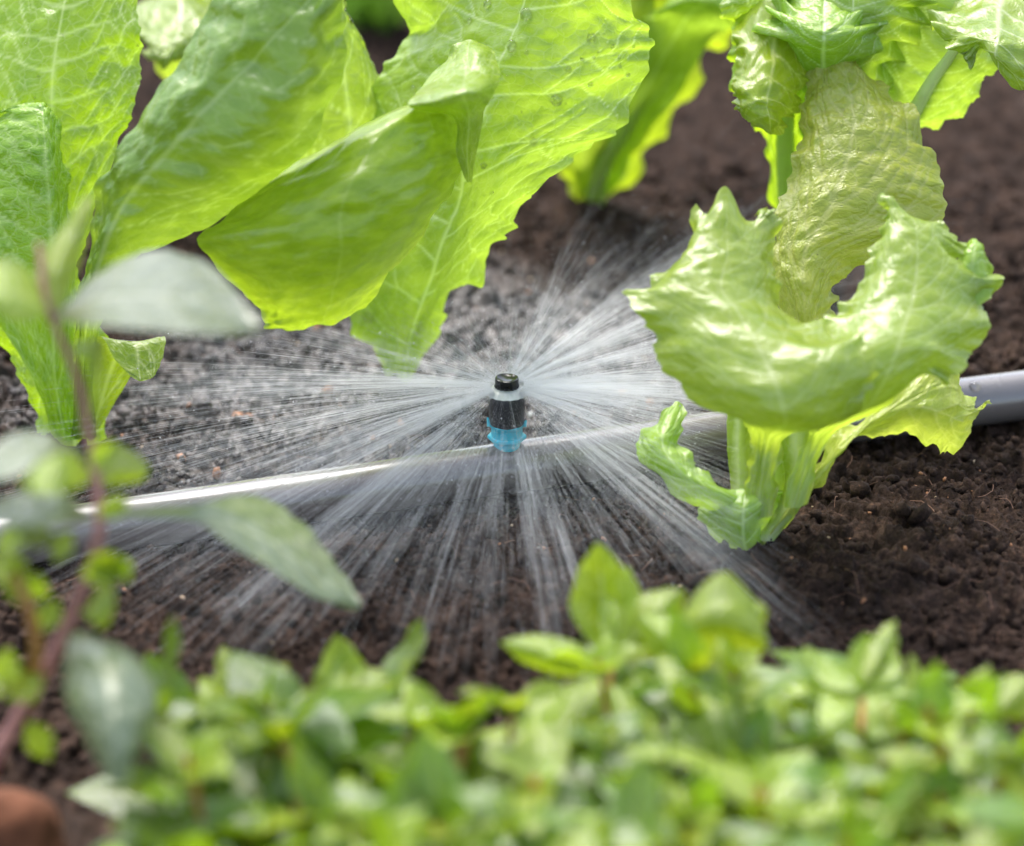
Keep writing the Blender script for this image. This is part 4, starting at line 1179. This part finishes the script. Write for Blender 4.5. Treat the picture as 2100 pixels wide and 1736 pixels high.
# ================================================================== SEEDLING CARPET (front)
def small_leaf_mesh(L, W, bend, fold, seed, twist=0.0):
    """ovate leaf along +X from the origin, upper side +Z, arching by bend, V-folded by fold"""
    nu, nv = 12, 22
    t = np.linspace(0, 1, nv + 1)
    wd = W * np.sin(np.pi * np.clip(t, 0, 1) ** 0.8) ** 0.9 * (1 - 0.25 * t) + 0.0006 * (1 - t) + 0.00005
    a = bend * t
    x = np.cumsum(np.cos(a)) / nv * L; z = -np.cumsum(np.sin(a)) / nv * L
    x -= x[0]; z -= z[0]
    u = np.linspace(-1, 1, nu + 1)
    rr = random.Random(seed)
    ph = rr.uniform(0, 6)
    Vv = np.zeros((nv + 1, nu + 1, 3))
    tw = twist * t
    lift = fold * np.abs(u)[None, :] * wd[:, None] - 0.35 * fold * (u ** 2)[None, :] * wd[:, None]
    lift = lift + 0.0009 * np.abs(u)[None, :] ** 2 * np.sin(t[:, None] * 9 + ph + (u[None, :] > 0) * 2)
    yy = u[None, :] * wd[:, None]
    ny = yy * np.cos(tw)[:, None] - lift * np.sin(tw)[:, None]
    nl = yy * np.sin(tw)[:, None] + lift * np.cos(tw)[:, None]
    Vv[:, :, 0] = x[:, None] + nl * np.sin(a)[:, None]
    Vv[:, :, 1] = ny
    Vv[:, :, 2] = z[:, None] + nl * np.cos(a)[:, None]
    uc = np.repeat(u[None, :], nv + 1, 0) * W * 100; vc = np.repeat(t[:, None], nu + 1, 1) * L * 100
    side = np.abs(((vc - np.abs(uc) * 0.7) * (6.5 / (L * 100))) % 1.0 - 0.5)
    vein = np.clip(1 - np.abs(uc) / (0.045), 0, 1) * 0.8 + np.clip(1 - side / 0.09, 0, 1) * 0.35
    return mesh_np('leaf', Vv.reshape(-1, 3), grid_faces(nv + 1, nu + 1), uv=np.stack([uc.ravel() + seed, vc.ravel()], 1), attrs={'vein': np.clip(vein, 0, 1).ravel()})


LEAFLIB = [small_leaf_mesh(rr_ * 0.001, ww * 0.001, b, fo, 100 + i, tw) for i, (rr_, ww, b, fo, tw) in enumerate((
    (19, 5.2, 0.7, 0.5, 0.2), (22, 6.4, 1.1, 0.35, -0.2), (15, 4.4, 0.4, 0.7, 0.0), (17, 5.4, 1.5, 0.3, 0.3),
    (12, 3.6, 0.3, 0.6, 0.1), (9, 2.6, 0.2, 0.8, 0.0), (21, 5.6, -0.4, 0.5, -0.1)))]
for i_, me in enumerate(LEAFLIB): me.materials.append(M['herb_deep' if i_ in (1, 6, 3) else 'herb'])
SEEDLABEL = 'small blurred herb seedling with pairs of pointed green leaves in the crowded front patch'
SEEDGROUP = 'herb seedlings crowded along the front edge'


def make_seedling(H, seed, pairs, size=1.0, stemmat='stem_orange'):
    rr = random.Random(seed)
    root = empty('herb_seedling', (0, 0, 0), SEEDLABEL, 'seedling', SEEDGROUP)
    t = np.linspace(0, 1, 16)
    bx, by = rr.uniform(-0.012, 0.012), rr.uniform(-0.012, 0.012)
    path = np.stack([bx * t ** 2 + 0.0012 * np.sin(t * 7 + seed), by * t ** 2 + 0.001 * np.cos(t * 6 + seed), H * t - 0.006 * (1 - t)], 1)
    v, f = tubes([path], [np.linspace(1.35, 0.75, 16) * mm], 8)
    me = mesh_np('stem', v, f)
    o = bpy.data.objects.new('stem', me); COL.objects.link(o); me.materials.append(M[stemmat]); o.parent = root
    ang = rr.uniform(0, 6.28)
    for k in range(pairs):
        tt = 0.35 + 0.65 * (k + 0.5) / pairs if k < pairs - 1 else 0.99
        c = path[min(15, int(tt * 15))]
        top = k == pairs - 1
        for s in range(2 if not top else 4):
            me = LEAFLIB[rr.choice([4, 5, 5, 2]) if (top and s > 1) else rr.choice([0, 1, 2, 3, 6, 0])]
            lo = bpy.data.objects.new('leaf', me); COL.objects.link(lo); lo.parent = root
            lo.location = Vector(c)
            up = rr.uniform(-0.95, -0.35) if not top else rr.uniform(-1.2, -0.4)
            sc = size * rr.uniform(0.8, 1.15) * (0.85 + 0.3 * math.sin(tt * 3.0))
            lo.scale = (sc, sc, sc)
            lo.rotation_euler = (rr.uniform(-0.5, 0.5), up, ang + s * math.pi * (1 if s < 2 else 0.5) + rr.uniform(-0.3, 0.3))
        ang += math.pi / 2 + rr.uniform(-0.35, 0.35)
    return root


def copy_tree(root):
    kids = [c for c in root.children]
    r = root.copy(); COL.objects.link(r)
    for ch in kids:
        c = ch.copy(); COL.objects.link(c); c.parent = r
    return r


protos = [make_seedling(0.058, 201, 3, 1.0), make_seedling(0.066, 202, 4, 1.0, 'stem_green'), make_seedling(0.050, 203, 3, 1.1),
          make_seedling(0.062, 204, 4, 0.9, 'stem_orange'), make_seedling(0.045, 205, 2, 0.85, 'stem_green')]
used = [False] * len(protos)
PH = [0.058, 0.066, 0.050, 0.062, 0.045]


def place(k, px, py, z, rot, sc, label=None, tilt=(0, 0)):
    """seedling whose tip is seen near (px, py) at height z"""
    d = depth_at_z(py, z)
    p = P(px, py, d)
    o = protos[k] if not used[k] else copy_tree(protos[k])
    used[k] = True
    o.location = (p[0], p[1], 0.0)
    s = sc * z / PH[k]
    o.scale = (sc, sc, z / PH[k])
    o.rotation_euler = (tilt[0], tilt[1], rot)
    if label: o['label'] = label
    return o


prr = random.Random(21)
SIL = [(-100, 1560), (150, 1600), (330, 1460), (480, 1360), (560, 1410), (700, 1350), (800, 1400), (980, 1390), (1050, 1480), (1150, 1400), (1250, 1330), (1330, 1330), (1450, 1260), (1560, 1330), (1700, 1330), (1850, 1400), (1950, 1370), (2050, 1430), (2200, 1420)]
sxp = [a for a, b in SIL]; syp = [b for a, b in SIL]
pts = []
for rowi in range(9):
    for x in range(-100, 2220, 150):
        px = x + prr.uniform(-60, 60) + (75 if rowi % 2 else 0)
        top = float(np.interp(px, sxp, syp))
        py = top + 50 + rowi * 66 + prr.uniform(-22, 22)
        if py > 1960: continue
        if px < 330 and py < 1640: continue
        if px < 190: continue
        pts.append((px, py, rowi))
for (px, py, rowi) in pts:
    z = prr.uniform(0.040, 0.068)
    place(prr.randrange(5), px, py, z, prr.uniform(0, 6.28), prr.choice([0.9, 1.1, 1.3, 1.6, 2.0]) * prr.uniform(0.9, 1.1), tilt=(prr.uniform(-0.15, 0.15), prr.uniform(-0.15, 0.15)))

# named bigger seedlings that stand out
def big_seedling(base, stem_pts, leaves, label, smat='stem_orange'):
    root = empty('herb_seedling', P(*base), label, 'seedling', SEEDGROUP)
    c = catmull(np.array([P(*base)] + [P(*p) for p in stem_pts]), 40)
    v, f = tubes([c], [np.linspace(1.3, 0.7, 40) * mm], 8)
    link('stem', mesh_np('stem', v, f), M[smat], root)
    for i, r in enumerate(leaves):
        leaf(root, r, 'herb', nu=24, nv=40, veins=5, quilt=0.4, rise=0.2, wmid=0.8, wside=0.35, seed=300 + i + int(base[0]), ruffle=0.4, rf=3)
    return root


def lf(x0, y0, x1, y1, wid, d0, d1, curl=0.6, lean=0.0, bow=0.0):
    """leaf control rows from (x0,y0) to (x1,y1)"""
    dx, dy = x1 - x0, y1 - y0
    ln = math.hypot(dx, dy); ux, uy = dx / ln, dy / ln
    out = []
    for t, wf in ((0, 0.05), (0.22, 0.72), (0.45, 1.0), (0.7, 0.8), (0.88, 0.42), (1, 0.03)):
        b = bow * math.sin(t * math.pi)
        out.append([(x0 + dx * t - uy * (wid * wf * s + b), y0 + dy * t + ux * (wid * wf * s + b), d0 + (d1 - d0) * t + curl * (abs(s) - 0.5) * wf + lean * s * wf) for s in (-1, -0.5, 0, 0.5, 1)])
    return out


gb = lambda x, y, z=0.0: (x, y, depth_at_z(y, z))
big_seedling(gb(1255, 1560), [(1250, 1480, 79.6), (1252, 1400, 79.6), (1258, 1350, 79.8)], [
    lf(1250, 1350, 1225, 1112, 70, 79.8, 80.5, -0.9), lf(1258, 1345, 1285, 1165, 42, 79.8, 81.2, 0.8, 0.5),
    lf(1245, 1370, 1028, 1318, 38, 79.6, 79.4, 0.5), lf(1240, 1390, 1150, 1530, 65, 79.4, 77.8, 0.5, 0.3),
    lf(1262, 1350, 1400, 1210, 60, 79.8, 80, 0.6), lf(1255, 1410, 1340, 1560, 60, 79.4, 77.6, 0.6, -0.3)],
    'tallest front seedling with an upright ribbed leaf and bare orange stem')
big_seedling(gb(1470, 1640), [(1465, 1560, 77.5), (1460, 1450, 78), (1450, 1380, 78.3)], [
    lf(1380, 1300, 1575, 1320, 95, 79, 78.6, 0.9, 0.3, -40), lf(1440, 1300, 1570, 1250, 70, 79.5, 79.5, 0.8),
    lf(1450, 1370, 1345, 1355, 60, 78.2, 78.4, 0.5, 1.2), lf(1450, 1390, 1490, 1555, 100, 78.2, 76.2, 1.0),
    lf(1450, 1380, 1310, 1260, 50, 78.3, 79, 0.5)],
    'broad leaved front seedling with rounded overlapping leaves beside the tallest one')
big_seedling(gb(1760, 1600), [(1765, 1520, 77.5), (1770, 1430, 78)], [
    lf(1770, 1420, 1650, 1330, 40, 78, 79, 0.5, 0.3, -30), lf(1770, 1420, 1775, 1300, 60, 78, 79, -0.6, 0.3, 20),
    lf(1775, 1400, 1835, 1275, 30, 78, 79.5, 0.5), lf(1770, 1430, 1870, 1500, 60, 78, 76.8, 0.5, -0.6), lf(1770, 1440, 1680, 1500, 60, 78, 76.8, 0.5, 0.6)],
    'front seedling with an arched leaf and a pale upright tip against the soil')
big_seedling(gb(2000, 1640), [(2020, 1540, 77), (2040, 1470, 77.6)], [
    lf(2030, 1500, 1870, 1345, 45, 77.6, 78.8, 0.7, 0.3, -75), lf(2035, 1480, 1860, 1420, 40, 77.6, 77.8, 0.4, 1.0),
    lf(2040, 1470, 2120, 1390, 50, 77.6, 78.4, 0.5), lf(2040, 1490, 1960, 1590, 50, 77.5, 76, 0.5)],
    'front seedling with a long leaf bowed over like a hoop near the picture edge')
big_seedling(gb(480, 1640), [(485, 1560, 78.4), (488, 1450, 79.6)], [
    lf(488, 1440, 455, 1328, 30, 79.8, 80.6, 0.4), lf(488, 1450, 590, 1360, 28, 79.6, 80, 0.3, 1.0), lf(486, 1450, 405, 1395, 32, 79.6, 80, 0.3, 1.0),
    lf(488, 1460, 340, 1480, 40, 79.4, 79.2, 0.4, 0.6), lf(490, 1460, 600, 1500, 40, 79.4, 78.8, 0.4, -0.6)],
    'front seedling with a star of narrow leaves and two pale flat side leaves')
big_seedling(gb(720, 1640), [(715, 1560, 78.4), (712, 1450, 79.4)], [
    lf(712, 1440, 690, 1302, 45, 79.6, 80.4, -0.5), lf(712, 1450, 650, 1370, 35, 79.4, 80, 0.4), lf(712, 1450, 800, 1390, 45, 79.4, 79.8, 0.4),
    lf(714, 1460, 600, 1530, 40, 79.2, 78, 0.4, 0.8), lf(714, 1460, 820, 1520, 45, 79.2, 78, 0.4, -0.6)],
    'front seedling with one sharp upright leaf like a spearhead')

bmw = bmesh.new(); bmesh.ops.create_icosphere(bmw, subdivisions=2, radius=0.0011)
for vv in bmw.verts: vv.co *= 1 + 0.4 * mnoise.noise(vv.co * 900)
me = bpy.data.meshes.new('mineral_crumb'); bmw.to_mesh(me); bmw.free()
wb = link('mineral_crumb', me, M['white_bit'])
wb.location = P(1088, 838, depth_at_z(838, 0.004))
wb.location.z = float(soil_h(np.array([wb.location.x]), np.array([wb.location.y]))[0]) + 0.0008
tag(wb, 'single white mineral crumb on the soil just behind the sprinkler', 'mineral crumb')

# clay lump in the corner
bm = bmesh.new(); bmesh.ops.create_icosphere(bm, subdivisions=4, radius=1)
for vv in bm.verts:
    nz_ = mnoise.noise(vv.co * 1.3) * 0.25 + mnoise.noise(vv.co * 4) * 0.06
    vv.co *= 1 + nz_
    vv.co.x *= 0.017; vv.co.y *= 0.015; vv.co.z *= 0.016
me = bpy.data.meshes.new('clay_pebble'); bm.to_mesh(me); bm.free()
for p_ in me.polygons: p_.use_smooth = True
cp = link('clay_pebble', me, M['clay'])
cp.location = Vector(P(20, 1735, depth_at_z(1735, 0.014)))
tag(cp, 'orange brown clay lump lying under the reddish stemmed herb', 'clay lump')

# ================================================================== WATER DROPS
def drop_mesh(r):
    bm = bmesh.new(); bmesh.ops.create_uvsphere(bm, u_segments=20, v_segments=14, radius=r)
    for v_ in bm.verts: v_.co.z *= 0.62
    me = bpy.data.meshes.new('water_drop'); bm.to_mesh(me); bm.free()
    for p_ in me.polygons: p_.use_smooth = True
    me.materials.append(M['water'])
    return me


S, Nn = GRID[Dl.name]
cs = CAM


def on_leaf(S, Nn, px, py):
    d = S - CAM
    dep = d @ FWD
    X_ = 1050 + (d @ RIGHT) / dep * FPX; Y_ = 868 - (d @ UP) / dep * FPX
    k = np.argmin((X_ - px) ** 2 + (Y_ - py) ** 2)
    i, j = np.unravel_index(k, X_.shape)
    p, n_ = S[i, j], Nn[i, j]
    if n_ @ (CAM - p) < 0: n_ = -n_
    return p, n_


drops = [(1140, 204, 13, 'largest round clear drop on the broad lettuce leaf'), (1050, 95, 12, 'clear drop beside the vein fork on the broad leaf'), (1080, 32, 13, 'clear drop near the top edge of the broad leaf'),
         (1212, 78, 10, 'drop on the dark fold at the outer side of the broad leaf'), (1166, 141, 7, None), (1213, 174, 6, None), (1082, 110, 5, None), (964, 45, 7, None), (848, 182, 8, None), (1007, 395, 5, None),
         (993, 340, 7, None), (1095, 289, 8, None), (1195, 120, 5, None), (1217, 117, 4, None), (1297, 96, 4, None), (1287, 152, 5, None), (1256, 96, 5, None), (1270, 116, 4, None), (1273, 137, 4, None), (1001, 10, 10, None), (756, 650, 15, 'flat round drop low on the broad leaf near its stalk')]
DM = drop_mesh(0.001)
for (px, py, r_, lab) in drops:
    p, n_ = on_leaf(S, Nn, px, py)
    o = bpy.data.objects.new('water_drop', DM); COL.objects.link(o)
    o.location = Vector(p + n_ * r_ / FPX * 0.25)
    s_ = r_ / FPX * 1000
    o.scale = (s_, s_, s_)
    o.rotation_euler = Vector(n_).to_track_quat('Z', 'Y').to_euler()
    tag(o, lab or 'small clear water drop on the broad lettuce leaf', 'water drop', 'water drops on the broad leaf')
# bead on the pipe
o = bpy.data.objects.new('water_drop', DM); COL.objects.link(o)
o.location = Vector(P(2012, 803, 99.0 + 4.2)); o.scale = (2.3, 2.3, 2.6)
s_ = min(np.linspace(0, 0.4, 400), key=lambda q: abs(pipe_c(q)[0] - P(2012, 803, 103)[0]))
c_ = pipe_c(s_)
nn_ = np.array([-0.1, -0.5, 0.86])
o.location = Vector(c_ + nn_ * PR)
o.rotation_euler = Vector(nn_).to_track_quat('Z', 'Y').to_euler()
tag(o, 'single fat water bead on the black pipe beside the frilly leaf', 'water drop')


def beads(S, Nn, n, rmin, rmax, sel, seed):
    q = np.random.default_rng(seed)
    Vs, Fs, off_ = [], [], 0
    for k in range(n):
        i, j = sel(q, S.shape)
        p, n_ = S[i, j], Nn[i, j]
        if n_ @ (CAM - p) < 0: n_ = -n_
        r = rmin + (rmax - rmin) * q.random() ** 3
        a = np.cross(n_, [0.3, 0.2, 0.9]); a /= np.linalg.norm(a); b = np.cross(n_, a)
        Vs.append(p + n_ * r * 0.15 + r * (IV[:, :1] * a + IV[:, 1:2] * b + 0.6 * IV[:, 2:] * n_))
        Fs.append(IF + off_); off_ += len(IV)
    return np.concatenate(Vs), np.concatenate(Fs)


v, f = beads(S, Nn, 420, 0.00012, 0.0005, lambda q, s: (int(s[0] * q.uniform(0.1, 0.95)), int(s[1] * q.uniform(0.1, 0.98))), 3)
o = link('fine_droplets', mesh_np('fine_droplets', v, f), M['water'])
tag(o, 'fine water droplets beaded over the broad lettuce leaf', 'droplets', kind='stuff')
for (lf_o, lab_, cnt) in ((A1, 'fine water droplets on the tall left lettuce leaf', 160), (El, 'fine water droplets beaded along the leaf edge beside the cupped leaf', 260), (Hl, 'fine water droplets on the crinkled yellowing leaf', 160)):
    S_, N_ = GRID[lf_o.name]
    edge_ = lf_o is El
    v, f = beads(S_, N_, cnt, 0.00015, 0.0007, (lambda q, s: (int(s[0] * q.uniform(0.3, 0.9)), int(s[1] * (1 - 0.09 * q.random() ** 2) - 1))) if edge_ else (lambda q, s: (int(s[0] * q.uniform(0.1, 0.95)), int(s[1] * q.uniform(0.03, 0.97)))), 9)
    o = link('fine_droplets', mesh_np('fine_droplets', v, f), M['water'])
    tag(o, lab_, 'droplets', kind='stuff')
# splash beads along the pipe top
q = np.random.default_rng(5)
Vs, Fs, off_ = [], [], 0
for k in range(900):
    s_ = q.normal() * 0.07; a = R(q.uniform(20, 150)); r = 0.00012 + 0.0005 * q.random() ** 4
    side = np.array([pdir[1], -pdir[0], 0])
    n_ = side * math.cos(a) + np.array([0, 0, 1.0]) * math.sin(a)
    Vs.append(pipe_c(s_) + n_ * PR + IV * r * np.array([1, 1, 0.8])); Fs.append(IF + off_); off_ += len(IV)
o = link('fine_droplets', mesh_np('fine_droplets', np.concatenate(Vs), np.concatenate(Fs)), M['water'])
tag(o, 'fine water droplets beaded along the black pipe', 'droplets', kind='stuff')
